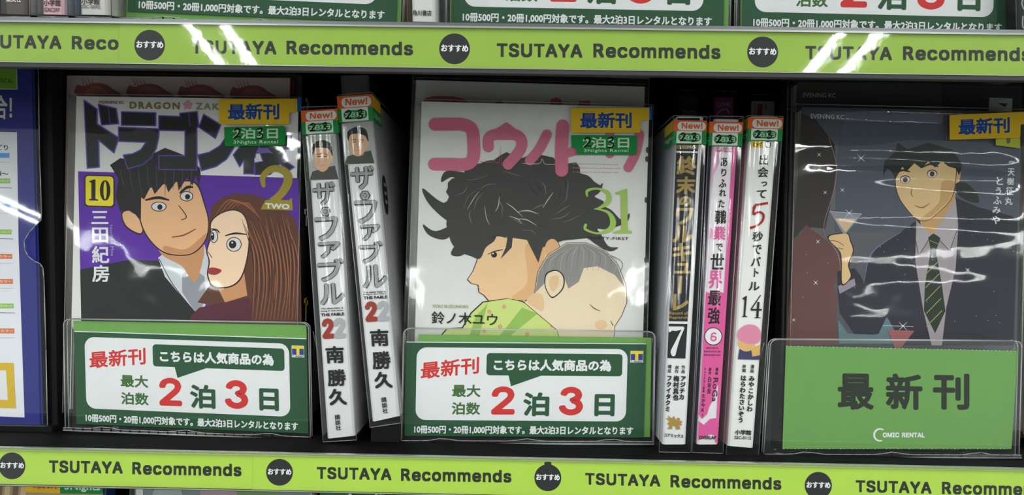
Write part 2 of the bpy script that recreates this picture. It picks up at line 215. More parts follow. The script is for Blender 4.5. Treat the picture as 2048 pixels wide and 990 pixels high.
! 196 2&2U2!2V2{2X2/2a2z2f2x2l2w2q2x2w2z2*2/2]2{2<2!2=2&2!332=382<3D2]3H2*3J2w3K2q3J2l3H2f3D2a382X332V2(3S2*5Y3E5Y3C3S 0O0Q0P0O0R0Q0B0D0C0A0D0B0A0E0D0A0F0E090F0A080F09080G0F070G08070H0G060H07060I0H050I06050J0I040J05040K0J030K04030L0K020L03020M0L010M02010N0M000N01
0 453 3z2T3h2U3R2Z3D2i312u2=2}2(352z3P2v3n2u3!2v4H2z4f2)4z2!4$315A3D5M3R5V3h5a3z5c3$5a4B5V4P5M4c5A4m4$4u4z4+4f4/4H4)3!4/3n4+3P4u354m2}4c2u4Q2i4B2Z3$2U3z2v3>2w402+492]4H2#4O364T3K4X3a4Z3t4a3!4Z4C4X4U4T4k4O4z4H4<494^40543>583z5A3n583d543U4^3L4<3F4z3A4k364U334C333!333t363a3A3K3F363L2#3U2]3d2+3n2w 0H0J0I0G0J0H0G0K0J0F0K0G0F0L0K0E0L0F0E0M0L0E0s0M0s0r0M0r0N0M0D0t0E0t0s0E0D0u0t0q0N0r0D0v0u0p0N0q0D0w0v0o0N0p0o0O0N0C0w0D0C0x0w0n0O0o0B0x0C0n0P0O0B0y0x0m0P0n0B0z0y0l0P0m0A0z0B0l0Q0P0A0+0z0k0Q0l090+0A0k0R0Q090-0+0j0R0k080-09080*0-0i0R0j0i0S0R080/0*0h0S0i070/080h0T0S070(0/0g0T0h060(070g0U0T060)0(0f0U0g0e0U0f060[0)050[060e0V0U050]0[0d0V0e0d0W0V040]05040{0]0c0W0d040}0{0b0W0c0a0W0b040a0}040W0a040X0W030X04020X03020Y0X020Z0Y010Z0201000Z
1 453 2{2W2{2x4x2x4x2W425Y422W3s2W3s543r542!4h2!4@3l5Y 0A040B0A08040807040705040A0908060507000201000302
2 453 2*2W2*2u3/3+3=3<3^3&45454B4D4G4K4J4R4M4Y4O4g4O4o4N4w4L4(4I4>4D4$475041543@573]593y5A3o593g573Y543R4_3M4@3H4}3E4-3C4s3C4j2/4j2(4y2]4>2!512_5C385L3K5S3W5X3k5b3y5c3!5b455Y4H5S4S5L4b5D4j534o4!4r4-4t4o4s4f4q4W4n4N4j4E4d444W3@4N3(4B3r3&3c3O2+3O2y4x2y4x2W 0c0e0d0c0f0e0b0f0c0b0g0f0a0g0b0a0h0g0Z0h0a0Z0i0h0Y0i0Z0Y0K0i0K0J0i0J0j0i0X0L0Y0L0K0Y0I0j0J0X0M0L0H0j0I0X0N0M0G0j0H0X0O0N0G0k0j0W0O0X0F0k0G0W0P0O0E0k0F0W0Q0P0E0l0k0D0l0E0V0Q0W0V0R0Q0C0l0D0C0m0l0V0S0R0U0S0V0B0m0C0U0T0S0B0n0m0A0n0B090n0A090o0n080o09080p0o070p08070q0p060q07060r0q050r06040r05040s0r030s04030t0s020t03020u0t010u02010v0u010w0v010x0w010y0x010z0y000z01
3 453 3v2T3g2U3S2W3E2b322h2?2p2)2z2y2<2u302s3E333E3436372^3B2?3H2{3N2/3V2+3d2x3m2v3v2v3)2w3@2x422+492)4G2<4L2#4P324S3B4T3K4S3T4Q3c4M3k4H3r4A3y413/3!3]3-3}3n3<3Q3<3Q4E485448562)562)5Y4o5Y4o5A3s433s483<4944474I424V3$4f3{4n3x4u3l4x3Y4y3K4x364t2@4n2/4f2s4U2j4I2c452X3>2U 0g0i0h0g0j0i0g0f0j0f0e0j0e0k0j0d0l0e0l0k0e0c0l0d0l0n0m0c0n0l0c0o0n0c0p0o0c0b0p0b0q0p0a0q0b0Z0q0a0Z0r0q0Y0r0Z0X0r0Y0W0r0X0W0s0r0V0s0W0V0t0s0U0t0V0T0t0U0T0u0t0S0u0T0R0u0S0R0v0u080A09080B0A0Q0v0R0Q0w0v080C0B0P0w0Q070C08070D0C0O0w0P0O0x0w070E0D0N0x0O060E07060F0E0M0x0N060G0F0M0y0x0L0y0M060H0G050H060K0y0L050I0H0J0y0K050J0I050y0J050z0y040z05040+0z030+04030-0+020-03020*0-010*0201000*
4 453 2q312q3R3}5Y4J5Y323V323T4}3T4}31452W4539453L454N4Z4N4Z2W 0103020104030A0C0B0A0D0C010504010605010A060A0706000A0100090A0D070A000809080700080D07
5 453 3x2T3i2U3U2X3I2c372i2&2q2>2+2)2>2*312+3D393D3A363D2_3H2?3M2}3S2(3Z2+3g2x3o2w3x2v3[2w3#2y422*4A2{4G2?4L304P394R3J4S3T4R3e4P3n4L3x4F3)493>413$3@3_3)423v423m423e413W3^3O3$3H3!3C3}2(3=2%5Y4l5Y4l563N563F4F3G4F3M4J3T4N3b4Q3j4T3s4U3-4V3=4U414S4B4O4K4K4T4E4a474h3^4n3>4r3*4v3r4x3g4x3U4w3E4t2_4m2{4e2w4U2m4I2e452X3=2U 0i0m0j0m0k0j0m0l0k0i0n0m0t0v0u0s0v0t0s0w0v0r0w0s0r0x0w0q0x0r0q0y0x0p0y0q0p0z0y0o0z0p0i0o0n0i0z0o0i0d0z0d0c0z0c0+0z0c0b0+0b0-0+0a0-0b0Z0-0a0i0e0d0Y0-0Z0Y0*0-0i0f0e0i0g0f0X0*0Y0i0h0g0X0/0*0W0/0X0V0/0W0V0(0/0U0(0V0U0)0(0T0)0U0T0[0)0S0[0T0S0]0[0R0]0S0Q0]0R0Q0{0]080A09080B0A0P0{0Q080C0B070C080O0{0P0O0}0{070D0C070E0D0N0}0O060E07060F0E0N0<0}0M0<0N060G0F0L0<0M060H0G050H060K0<0L050I0H0K0>0<0J0>0K050J0I050>0J040>05040=0>030=04030!0=020!03020?0!010?0201000?
6 453 3z2T3k2U3W2X3J2d382l2^2v2=2]2[2_2/3D2*3T2/3f2)3s2<3)2$3^344F3H4Y3=5Y4P5Y3N3$3L3$3N3_3R443V483Z4C3e4F3k4H3q4J3w4L3/4L3%4K4A4H4M4B4X444g3$4n3[4s3t4v3g4w3R4v3B4s2&4m2[4e2v4U2l4J2d462X3?2U3z2u3}2v3$2x432-4A2]4G2!4L2_4P374R3H4S3R4R3b4P3k4L3t4G3+4A3]433=3$3#3}3%3z3&3q3%3h3#3Z3=3S3]3M3+3H3t3D3l3B3b3A3R3B3H3D373H2_3M2!3S2]3Z2-3h2x3q2v 0F0H0G0F0N0H0N0I0H0E0N0F0R0T0S0Q0T0R0Q0U0T0P0U0Q0O0U0P0O0V0U0D0N0E0N0V0O0D0M0N0I0V0N0I0W0V0D0L0M0I0*0W0*0X0W0D0K0L0D0J0K0C0J0D0I0/0*0-0X0*0I0(0/0+0X0-0+0Y0X0C0I0J0C0(0I0C0)0(0z0Y0+0C0[0)0y0Y0z0C0]0[0x0Y0y0x0Z0Y0B0]0C0B0{0]0w0Z0x0w0a0Z0B0}0{0v0a0w0A0}0B0A0<0}0u0a0v0u0b0a090<0A090>0<0t0b0u080>09080=0>0s0b0t0s0c0b080!0=0r0c0s070!080r0d0c070?0!0q0d0r070@0?0p0d0q060@070p0e0d060#0@0o0e0p050#06050$0#0n0e0o0n0f0e050%0$0m0f0n050&0%0l0f0m040&05040k0&0k0f0l0k0g0f040g0k030g04030h0g020h03020i0h010i02010j0i000j01
7 453 2%2W4Q544Q562-562-5Y4x5Y4x543U2W 030504030205020605010602010706000701
8 453 3z2T3j2U3U2X3G2c342j2@2r2]2-2-2=2x322w3G2x3Q2z3a2/3k2]3s2!3+2_3]363=3F3#3O3%3O3&3D4233492#4I2<4T2[4f2)4s2[4)2<4#2@55315E3A5M3L5T3X5Y3l5b3z5c3?5b455Y4H5T4S5M4b5E4j554o4#4s4)4t4s4s4f4o4T4i4I4Z494Q424E3&4E3%4N3#4W3=4e3]4l3+4r3s4w3k4z3a4*3Q4*3G4-324x2=4r2-4j2r4Z2j4M2c492X3#2U3z2v3<2v3^2x462+4E2(4K2<4P2#4T314W394W3H4W3Q4T3Z4P3g4K3n4D3t453x3&3-3}3/3z3(3p3/3f3-3X3x3P3t3I3n3D3g393Z363Q363H363939313C2#3I2<3O2(3W2+3e2x3o2v3z493{493#4B414E484I4D4N4I4T4L4a4N4i4O4q4N4y4L4)4I4=4D4%485142553#583{593z5A3q593i583b553U513P4%3K4=3H4)3F4y3E4q3F4i3H4a3K4T3P4N3U4I3b4E3i4B3q49 0X0Z0Y0W0Z0X0W0a0Z0V0a0W0V0b0a0U0b0V0U0c0b0T0c0U0T0d0c0S1d0T1d0d0T1d1c0d1c1b0d1b0e0d0S1e1d1a0e1b0S1f1e1Z0e1a0R1f0S1Z0f0e0R1g1f1Y0f1Z0R1h1g1X0f1Y1W0f1X0R1i1h0Q1i0R1W0g0f0Q1j1i1V0g1W0Q1k1j1U0g1V0P1k0Q1U0h0g0P1l1k1T0h1U0O1l0P1T0i0h0O1m1l1S0i1T0O1n1m1R0i1S1R0j0i0N1n0O0N1o1n1Q0j1R0N1p1o1P0j1Q1P0k0j0M1p0N0M1q1p1O0k1P0M1r1q1N0k1O1N0l0k0L1r0M0L1s1r1M0l1N0L1t1s1L0l1M0L1K1t1K0l1L0L0l1K0L0m0l0K0m0L0K0n0m0J0n0K0I0n0J0I0o0n0H0o0I0H0p0o0G0p0H0G0q0p0F0q0G0F0r0q0E120F120r0F120s0r0E1312110s120E1413100s110E15140_0s100D150E0_0t0s0D16150^0t0_0D17160&0t0^0C170D0&0u0t0C18170%0u0&0B180C0%0v0u0B19180$0v0%0$0w0v0A190B0A1A190#0w0$0A1B1A0@0w0#0@0x0w091B0A091C1B0?0x0@081C090?0y0x081D1C0!0y0?0!0z0y071D08071E1D0=0z0!071F1E0>0z0=061F070>0+0z061G1F0<0+0>061H1G0}0+0<051H060}0-0+051I1H0{0-0}051J1I0]0-0{050[1J0[0-0]050-0[040-05040*0-040/0*030/04020/03020(0/010(02010)0(000)01
9 453 3z5c3?5b465X4J5R4U5J4e594m4&4s4[4v4r4w4b4w4P4t4C4o3_4i3[4Y3p4M3W3m2W3D2W4F3<4I3<4F3)4C3-483x433t3^3q3?3n3{3l3*3k3v3j3g3k3T3o3H3t363+2&3<2>3^2[4B2/4P2*4e2/4t2[4]2=4^2^5A385J3J5R3W5X3k5b3z5A3q593h573Z533S4^3M4!3H4[3E4x3B4o3B4e3B4U3E4K3H4C3M443S3^3Z3@3h3>3q3{3z3{3}3{3$3>433@4A3^4G444L4B4P4K4R4T4S4d4R4n4P4x4L4[4G4!4A4^43533$573}59 0j01000i010j0i02010h020i0h03020g030h0g04030f040g0f0k040k05040f0l0k0&050k0e0l0f0e0m0l0%050&0%06050e0n0m0$060%0e0o0n0#060$0d0o0e0d0p0o0@060#0@07060d0q0p0?070@0c0q0d0?08070c0r0q0!080?0c0s0r0=080!0b0s0c0=09080b0t0s0>090=0a0t0b0a0u0t0<090>0<0A090a0v0u0}0A0<0}0B0A0Z0v0a0Z0w0v0{0B0}0{0C0B0Z0x0w0]0C0{0Y0x0Z0Y0y0x0[0C0]0[0D0C0X0y0Y0X0z0y0)0D0[0X0+0z0(0J0)0J0D0)0X0-0+0/0I0(0I0J0(0/0O0I0O0H0I0K0D0J0W0-0X0W0*0-0*0O0/0W0O0*0K0E0D0L0E0K0M0E0L0V0O0W0N0E0M0U0O0V0O0E0N0U0P0O0H0E0O0H0F0E0T0P0U0T0Q0P0T0R0Q0S0R0T0H0G0F
O 533 3&2T3y2U3f2a3N2i372v2#2<2)362x3Q2s3n2q3!2s4H2x4e2)4z2#4$375A3N5M3f5V3y5a3&5c4J5a4c5V4u5M4<5A514$5C4z5K4e5P4H5R3!5P3n5K3Q5C36512<4<2v4u2i4c2a4J2U3&2w4C2y4Q2*4d2{4o2$4y364[3K4=3a4#3s4$3!4#4C4=4U4[4k4y4y4o4}4d4%4Q534C573&583)573r533e4%3T4}3J4y3B4k354U314C303!313s353a3B3K3J363T2$3e2{3r2*3)2y 0H0J0I0G0J0H0G0K0J0F0K0G0F0L0K0E0L0F0E0M0L0D0t0E0t0s0E0s0M0E0s0r0M0r0N0M0q0N0r0D0u0t0p0N0q0D0v0u0o0N0p0D0w0v0o0O0N0C0w0D0n0O0o0C0x0w0B0x0C0n0P0O0m0P0n0B0y0x0l0P0m0B0z0y0A0z0B0l0Q0P0k0Q0l0A0+0z090+0A0k0R0Q0j0R0k090-0+080-09080*0-0i0R0j0i0S0R080/0*0h0S0i070/080h0T0S070(0/0g0T0h060(070g0U0T060)0(0f0U0g060[0)0e0U0f050[060e0V0U050]0[0d0V0e0d0W0V040]05040{0]0c0W0d040}0{0b0W0c040a0}0a0W0b040W0a040X0W030X04020X03020Y0X010Y02010Z0Y01000Z
M 628 2+2W2+5Y3O5Y433g443b463X483R4A3M4C3G4E394G334I2%4K2=4M2[4N2+4P2u4I2u4J2+4L2)4N2>4P2%4R324T394V3F4X3L4Z3R4b3X4d3b4e3g5I5Y5*5Y5*2W5W2W5W495W4F5W4L5W4R5W4Y5W4f5X4m5X4u5X4-5X4}5X4#5X515X595a595Y515V4@5T4]5Q4z5O4r5L4j5I4c5G4V5E4P5C4J5A4E58494Z2W472W3X493V4E3U4J3S4O3P4V3N4b3K4j3I4q3F4y3D4[3A4?3750345937593852384$384<384/384v384o394g394Z394S394M394F3949392W 000>010>02010>0=020=03020S0j0T0j0U0T0j0k0U0k0V0U000<0>0!030=0S0i0j0l0V0k0?030!0S0m0i0m0h0i0m0h0l0h0V0l000?0<0?0}0<000@0?0}030?0g0V0h0S0n0m0{030}000#0@0f0V0g0S0o0n0]030{000$0#0e0V0f0S0p0o0[030]000%0$0d0V0e0S0q0p0)030[000&0%0c0V0d0S0r0q0(030)000^0&0b0V0c0S0s0r0/030(000_0^0a0V0b0S0t0s0*030/00100_0Z0V0a0S0u0t0-030*0011100Y0V0Z0S0v0u0+030-0012110X0V0Y0S0w0v0z030+0013120y030z0S0x0w0W0V0X0y04030R0x0S0y05040Q0x0R0y06050P0x0Q0y07060O0x0P0y08070N0x0O0y09080M0x0N0y0A090L0x0M0y0B0A0K0x0L0y0C0B0J0x0K0y0I0C0I0D0C0I0D0J0D0x0J0E0x0D0y0H0I0F0x0E0y0G0H0y0F0G0y0x0F
I 300 2m2W2m2z372z37562m562m5Y3_5Y3_563d563d2z3_2z3_2W 040605040706030704020803080703020908000201000902000A09000B0A
C 510 3^2T3z2U3f2a3N2i372v2#2<2)362x3Q2s3n2q3!2s4H2x4e2)4z2#4$375A3N5M3f5V3z5a3^5c4A5b4M5Z4Y5W4j5S4t5M4/5G4=584&4_544>594+5E4p5G4c4[4c4(4l4-4s4x4z4s4[4n4>4h4#4a4^4T524M544E5646583^583)573r533e4%3S4}3J4y3A4k354U314C303!313t353a3B3K3J373S2$3e2{3r2*3)2y3^2w462x4E2y4M2+4T2/4a2[4h2<4n2@4s2_4x354-3C4(3K4[3S5G3S5E3G5934542@4&2[4=2x4/2p4u2i4j2d4Y2Y4N2V4A2T 0H0J0I0H0K0J0G0K0H0G0L0K0G0M0L0F0M0G0F0N0M0F0O0N0E0O0F0E0P0O0D0i0E0i0h0E0h0P0E0g0P0h0g0Q0P0f0Q0g0D0j0i0e0Q0f0d0Q0e0D0k0j0c0Q0d0c0R0Q0b0R0c0D0l0k0C0l0D0a0R0b0Z0R0a0Z0S0R0C0m0l0Y0S0Z0Y0T0S0X0T0Y0B0m0C0B0n0m0W0T0X0W0U0T0V0U0W0B0o0n0A0o0B0A0p0o090p0A090q0p080q09080r0q080s0r070s08070t0s0<0=0>0<0!0=060t07060u0t0}0!0<0}0?0!0{0?0}060v0u050v060]0?0{0]0@0?0[0@0]050w0v0[0#0@0)0#0[0(0#0)040w05040x0w0/0#0(0/0$0#0*0$0/040y0x0-0$0*0+0$0-040z0y0z0$0+0z0%0$040%0z030%04030&0%020&03020^0&020_0^010_0201100_011110001101
E 419 2+2W2+5Y4o5Y4o563A563A474g474g3+3A3+3A2z4q2z4q2W 000401040201040302000504000805080605080706000908000A09000B0A
L 393 2+2W2+5Y3A5Y3A2z4j2z4j2W 000201000302000403000504
P 445 2+2W2+5Y3(5Y405X4G5U4U5O4g5G4p564x4$4*4(4)4r4[4c4)4N4*494x3&4p3]4g3y4U3q4G3k403g3(3f333f333]3*3]3@3{433<4D3?4K3&4Q434V4B4Y4J4a4S4a4c4a4m4Y4v4V4/4Q4<4K4#4C4_43533@553*563A563A2W 000g010g02010g03020g04030g05040g06050g07060g0f070f0e070e0807000M0g0M0h0g0d080e0c080d0b080c0b09080a090b0Z090a0Z0A090Y0A0Z0X0A0Y0X0B0A0W0B0X0V0B0W0V0C0B0U0C0V0U0D0C0T0D0U0S0D0T0S0E0D0R0E0S0Q0E0R0Q0F0E0P0F0Q0O0F0P0N0F0O0N0G0F000L0M0h0N0M0h0K0N0K0G0N0K0H0G0K0I0H0K0J0I000K0L000h0K
- 453 4W3{4W3g353g353{ 020003020100
G 520 3^2T3z2U3f2a3N2j372v2@2<2)362x3Q2s3o2q3!2s4H2x4e2)4z2@4$375A3M5M3e5V3y5a3%5c4A5b4M5Z4Y5W4j5R4u5M4(5F4=574^4^554<5A4+5E4o5H4c4[4c4/4k4+4s4w4z4r4)4m4<4g4@4a4^4T514M544E5645573&583(573q533e4%3S4}3I4y3A4k354U314C303!313t353a3B3K3J373T2$3e2{3r2*3)2y3^2w4C2x4P2-4a2[4l2!4t2_4+3A4)3M4{3Z4}3n4&3m453m453?5J3?5J3m5H3S5D3A552@4$2-4)2p4q2f4a2Y4I2U 0H0J0I0H0K0J0G0K0H0G0L0K0G0M0L0F0M0G0F0N0M0E0N0F0E0O0N0E0P0O0D0i0E0i0h0E0h0P0E0g0P0h0f0P0g0f0Q0P0D0j0i0e0Q0f0d0Q0e0D0k0j0c0Q0d0c0R0Q0b0R0c0D0l0k0C0l0D0a0R0b0Z0R0a0Z0S0R0C0m0l0Y0S0Z0Y0T0S0B0m0C0X0T0Y0B0n0m0W0T0X0W0U0T0V0U0W0B0o0n0A0o0B0A0p0o090p0A090q0p0<0=0>0<0{0=0{0!0=080q09080r0q080s0r070s080<0]0{0}0!0{0}0?0!0]0}0<0]0?0}070t0s0[0?0]0[0@0?060t070)0@0[060u0t0)0#0@0(0#0)060v0u050v060/0#0(050w0v0/0$0#0*0$0/040w05040x0w0-0$0*040y0x0-0%0$0+0%0-040z0y0z0%0+040%0z030%04030&0%020&03020^0&010^02010_0^000_01
D 502 3v2W2%2W2%2z3t2z3!2+482(4N2<4Z2&4k394r3N4x3c4+3u4*3?4+4B4x4T4s4i4k4w4a4]4O4#49513@553w562$562$5Y3z5Y405X4L5S4e5J4u584{4@4&4y554d594H5B3?593o543S4&374{2=4u2x4d2l4K2d3^2Y3A5Y3A2W2+2W2+5Y 0i0N0j0N0g0j0i0M0N0g0O0N0h0O0g0h0L0O0L0P0O0L0Q0P0L0R0Q0L0S0R0L0K0S0K0T0S0i0L0M0i020L020h0L0J0T0K0I0T0J0H0T0I0H0U0T0G0U0H0G0V0U0F0V0G0E0V0F0E0W0V0D0W0E0D0X0W0C0X0D0B0X0C0B0Y0X0A0Y0B0A0Z0Y090Z0A090a0Z080a09070a08070b0a060b07060c0b050c06040c05030c040i01020h03020h0c030h0d0c0h0e0d0h0f0e0h000f010h0i0h0001
Z 438 2r2W2r2t414v464*4B4<4H4$4N534T5A4Y5I4c574S574H5647563%563{563x562q562q5Y4+5Y4+5B3W3C3R343L2%3F2<392*332u2&2n2@2x332y3E2y3O2y3Y2y3j2y3t2z4*2z4*2W 0G0I0H0G080I080J0I0G0708090J08090K0J0G0B070B06070A0K090B060A060K0A0G0C0B0G0D0C0G0E0D0G0F0E050K06040K05030K04020K03010K02010L0K010M0L010N0M010O0N010R0O0R0S0O0S0P0O0W0Y0X0W0Z0Y0V0Z0W0U0Z0V0T0Z0U0S0Z0T0P0Z0S010Q0R0Q0Z0P000Q01000Z0Q
V 480 3o2W2e5Y2=5Y3i3p3l3g3p3U3u3H3z313(2)3<2l3/2l3}2[3@323&3H423U463g493p4z5Y5B5Y432W 0002010003020G0I0H0G0J0I0004030F0J0G0E0J0F0005040D0J0E0006050C0J0D0007060B0J0C0008070A090B090J0B000908000J09
K 467 303L303u363*3C3}3I3$3N423T493Z4G3f4N3m4T3s4a4k5Y545Y3*423+422+2W2+5Y3A5Y3A4V3A3y3A3j3A2W4o2W3g3#3+4J542W 0F0H0G0F0I0H0A0C0B0A0O0C0O0D0C090O0A0F010I01020I020J0I080O09070O08070N0O0D0P0O060N07050N06000D0E000P0D040N05030N04030M0N020J030J0M030K0M0J0F00010L0M0K0F0P000L0P0F0M0P0L
X 474 2f2W3v463v3(2l5Y305Y3b4*3g4v3k4o3o4j3r4d3v4Y3y4S3-4N3(4H3{4A3*4A3[4H3}4N3=4S3@4Y3%4d404j444o484v4D4*4p5Y535Y3@3)3@47582W4t2W4A3D463J423P3^3V3$3a3?3f3>3k3{3p3)3v3-3*3{3*3)3v3*3q3z3k3w3f3s3a3p3V3l3P3h3J3d3D2#2W 0204030205040O0Q0P0O0R0Q0206050N0R0O0207060M0R0N0208070L0R0M0209080K0R0L020109010A090J0S0K0S0R0K010B0A0I0S0J010C0B0H0S0I010D0C0G0S0H010F0D0F0E0D0F0S0G010S0F010T0S000e010e0f010f0T01000d0e0g0T0f0h0c0g0c0T0g000h0d0h0c0d000i0h0b0T0c000j0i0a0T0b000k0j0Z0T0a000l0k0Y0T0Z000m0l0X0T0Y000n0m0W0T0X000o0n0V0T0W000p0o0U0T0V
h 410 353z352W2w2W2w5Y355Y35482_48364N3E4a3O4j3Z4p3m4t3+4u3=4t414r4C4m4L4g4S4Y4Y4O4d4D4g3_4h3[4h2W4C2W4C3(4B3$4747404G3?4N3/4R3r4T3i4S3a4Q3S4N3M4I3G4C3B45383&363< 0204030206040605040B0D0C0B0E0D0A0E0B0A0F0E090F0A090G0F080G09080H0G070V080V0H080V0U0H0U0I0H0T0I0U070W0V0S0I0T070X0W0S0J0I060X070R0J0S060Y0X060Z0Y0Q0J0R0Q0K0J060a0Z020b060b0a060P0K0Q0P0L0K020c0b0O0L0P02000c0O0M0L0N0M0O020100
a 389 3S2S3G2S352V2$2Y2{2e2+2k2u2s2p2*2m2=2l322m3C2o3L2s3S2w3Z2*3e2}3j2#3m323p3B3r3J3t3S3v3b3w3m3x3v3y3/3z3}3+3@3*3&3/3_3[413}423!423?414040463&4C3#4H3>4M3[4P3z4R3s4T3k4T3b4T3U4S3N4P3H4M3B4I374E334A30462^412q4A2w4K2*4T2}4b2%4h354m3E4q3P4s3Z4u3j4u3q4u3y4t3)4s3?4p3_4m474i4E4d4K4W4P4O4T4E4W434W3=4W2W422W422w402w3^2r3#2n3=2i3]2e3-2a3u2X3m2U3c2S3X2t3i2t3s2w3+2z3]2(3!2<3%2$3_324139423H423h403f3&3e3#3d3>3c3]3b3*3a3w3Z3r3Y3m3Y3h3X3d3W3a3W3T3V3M3T3F3R393P343M303I2%3D2$372#302#2#2%2>2_2[332*372z3D2w3J2u3Q2t 0w0y0x0w0z0y0v0z0w0v0+0z0u0+0v0u0-0+0t0-0u0t0*0-0t0/0*0s0/0t0s0(0/0r0(0s0r0)0(0q0)0r0q0e0)0e0d0)0d0[0)0p0f0q0f0e0q0p0g0f0c0[0d0p0h0g0b0[0c0p0i0h0a0[0b0a0]0[0p0j0i0Z0]0a0o0j0p0o0k0j0Y0]0Z0Y0{0]0o0l0k0X0{0Y0o0m0l0n0m0o0W0{0X0W0}0{0V0}0W0U0}0V0T0}0U0T0<0}0S0<0T0R0<0S0Q1A0R1A0<0R0P1A0Q0O1A0P0N1A0O0M1A0N0L1A0M0K1A0L0J1A0K0I1A0J0H1A0I0G1A0H0F1A0G0E1A0F0E1B1A190<1A0E1C1B0E1D1C0D1D0E0D1E1D0D1F1E0D1G1F0D1H1G0D1I1H0C1I0D0C1J1I0C1K1J0C1L1K0C1M1L0C1N1M0C1O1N0C1P1O0B1P0C0B1Q1P0B1R1Q0B1S1R0A1S0B0A1T1S180<190A1U1T091U0A170<18091V1U081V09160<17081W1V150<16081X1W071X08071Y1X140=150=0<15071Z1Y130=14071a1Z061a07120!130!0=13061b1a061c1b120?0!0>0<0=110?12061d1c100?1106101d060?10050?06050@0?050#0@040#05040$0#040%0$030%04030&0%020&03020^0&010^02010_0^000_01
g 425 3p1f3c1f3Q1h3F1k351o2&1t2>1z2)1)2+1=2v1&2_2C32283523391_3D1$3J1!3P1<3X1]3f1[3p1)3(1]3#1<451#4D234I2F4K2T4K2(4H2(4E2+4B2w472r432m3&2i3=2e3(2b3v2Z3j2Y3V2a3H2d342j2@2s2)2*2y2@2s382o3P2n3i2o3+2s3$2x4B2)4O2@4Z344i3H4p3V4t3k4u3v4u3)4s3!4o3^4k434g484b4C4W4F4S4I4N4L4N4L4s4o4s4o2S4n2C4j1_4d1}4V1+4L1s491m3%1i3(1g3o2+3z2+3}2/3%2{432?492_4E394H3J4K3V4K3i4K3v4H3]4E3%4945434E3%4K3}4P3+4S3o4T3d4S3T4P3L4K3D4D3745323$2_3[2&3v2%3i2&3W2_3K323937303D2?3L2{3T2/3d2+ 0r0t0s0r0u0t0q0u0r0*0(0/0*0)0(0q0v0u0p0v0q0p0w0v0p0x0w0o0x0p0o0y0x0o0z0y0n1A0o1A0z0o1A0+0z0n1B1A190+1A180+190n1C1B180-0+170-180n1D1C0m1D0n170*0-17160*16150*15140*14130*130)0*0m1E1D0m1F1E0l1F0m0l1G1F0k1G0l0k1H1G120)130k1I1H0j1I0k110)120j1J1I0j1K1J100)110i1K0j0i1L1K0_0)100h1L0i0h1M1L0^0)0_0h1N1M0&0)0^0g1N0h0g1O1N0%0Q0&0Q0)0&0f1O0g0f1P1O0$0Q0%0f1Q1P0#0R0$0R0Q0$0#0S0R0P0)0Q0f1R1Q0@0S0#0e1R0f0e0?1R0?0S0@0?0T0S0e0T0?0e0U0T0d0U0e0d0V0U0d0W0V0c0W0d0c0X0W0c0Y0X0b0Y0c0b0Z0Y0a0Z0b0O0)0P0O0[0)0N0[0O0N0]0[090B0A090C0B090D0C0M0]0N090E0D0M0{0]080E09080F0E0L0{0M080G0F070G080K0{0L070H0G0K0}0{070I0H0J0}0K070J0I070}0J060}07060<0}050<06040<05040>0<030>04030=0>020=03020!0=010!0201000!
u 410 3d2T3R2U3G2X352b2%2i2>2q2)2z2+2>2x322w3H2w4s354s353K36363A2$3G2]3P2-3a2w3m2v3v2w3/2y3>2-3$2[412>462%49354B3E4C3O4C4s4h4s4h2W4D2W4D2#4I2#4B2+432o3@2e3/2Y3r2V 090B0A090C0B0R0T0S0R0U0T0Q0U0R090D0C080D090P0X0Q0X0U0Q080E0D0O0X0P070E080N0W0O0W0X0O070F0E0N0Y0W0Y0V0W0Y0U0X0M0Y0N060F07060G0F0L0Y0M0K0Y0L060H0G0K0Z0Y0V0U0Y050H060J0Z0K050I0H0I0Z0J050Z0I040Z05040a0Z030a04030b0a020b03020c0b010c0201000c"""
HG = {}
for line in HEAVY.strip().split('\n'):
    ch, adv, a, b = line.split(' ')
    n = [BA.index(a[i]) * 84 + BA.index(a[i + 1]) - 200 for i in range(0, len(a), 2)]
    t = [BA.index(b[i]) * 84 + BA.index(b[i + 1]) for i in range(0, len(b), 2)]
    HG[ch] = (int(adv) / 1000, [(n[i] / 500, n[i + 1] / 500) for i in range(0, len(n), 2)], [tuple(t[i:i + 3]) for i in range(0, len(t), 3)])
def strip_glyph(paths, quads, t):
    """letter drawn as strips of thickness t along centre lines, plus plain quads (em units)"""
    P, F = [], []
    for q in quads: i = len(P); P += q; F.append((i, i + 1, i + 2, i + 3))
    for path in paths:
        i = len(P); n = len(path)
        for k in range(n):
            a, b = path[max(0, k - 1)], path[min(n - 1, k + 1)]; dx, dy = b[0] - a[0], b[1] - a[1]; l = math.hypot(dx, dy); x, y = path[k]
            P += [(x - dy / l * t / 2, y + dx / l * t / 2), (x + dy / l * t / 2, y - dx / l * t / 2)]
        F += [(i + 2 * k, i + 2 * k + 2, i + 2 * k + 3, i + 2 * k + 1) for k in range(n - 1)]
    return P, F
def arc(cx, cy, rx, ry, a0, a1, n=18): return [(cx + rx * math.cos(math.radians(a0 + (a1 - a0) * k / n)), cy + ry * math.sin(math.radians(a0 + (a1 - a0) * k / n))) for k in range(n + 1)]
HG['R'] = (HG['R'][0],) + strip_glyph([[(.12, .686), (.22, .686)] + arc(.32, .521, .165, .165, 90, -90) + [(.22, .356), (.12, .356)]],
    [[(.075, 0), (.165, 0), (.165, .727), (.075, .727)], [(.30, .35), (.40, .36), (.585, 0), (.475, 0)]], .084)
HG['3'] = (HG['3'][0],) + strip_glyph([arc(.25, .535, .165, .148, 172, -78, 20) + arc(.25, .212, .19, .17, 72, -175, 22)], [], .088)
_k = max(b for a, b in HG['T'][1]) / 0.727
for c in 'R3': HG[c] = (HG[c][0], [(a * _k, b * _k) for a, b in HG[c][1]], HG[c][2])
_tc = {}
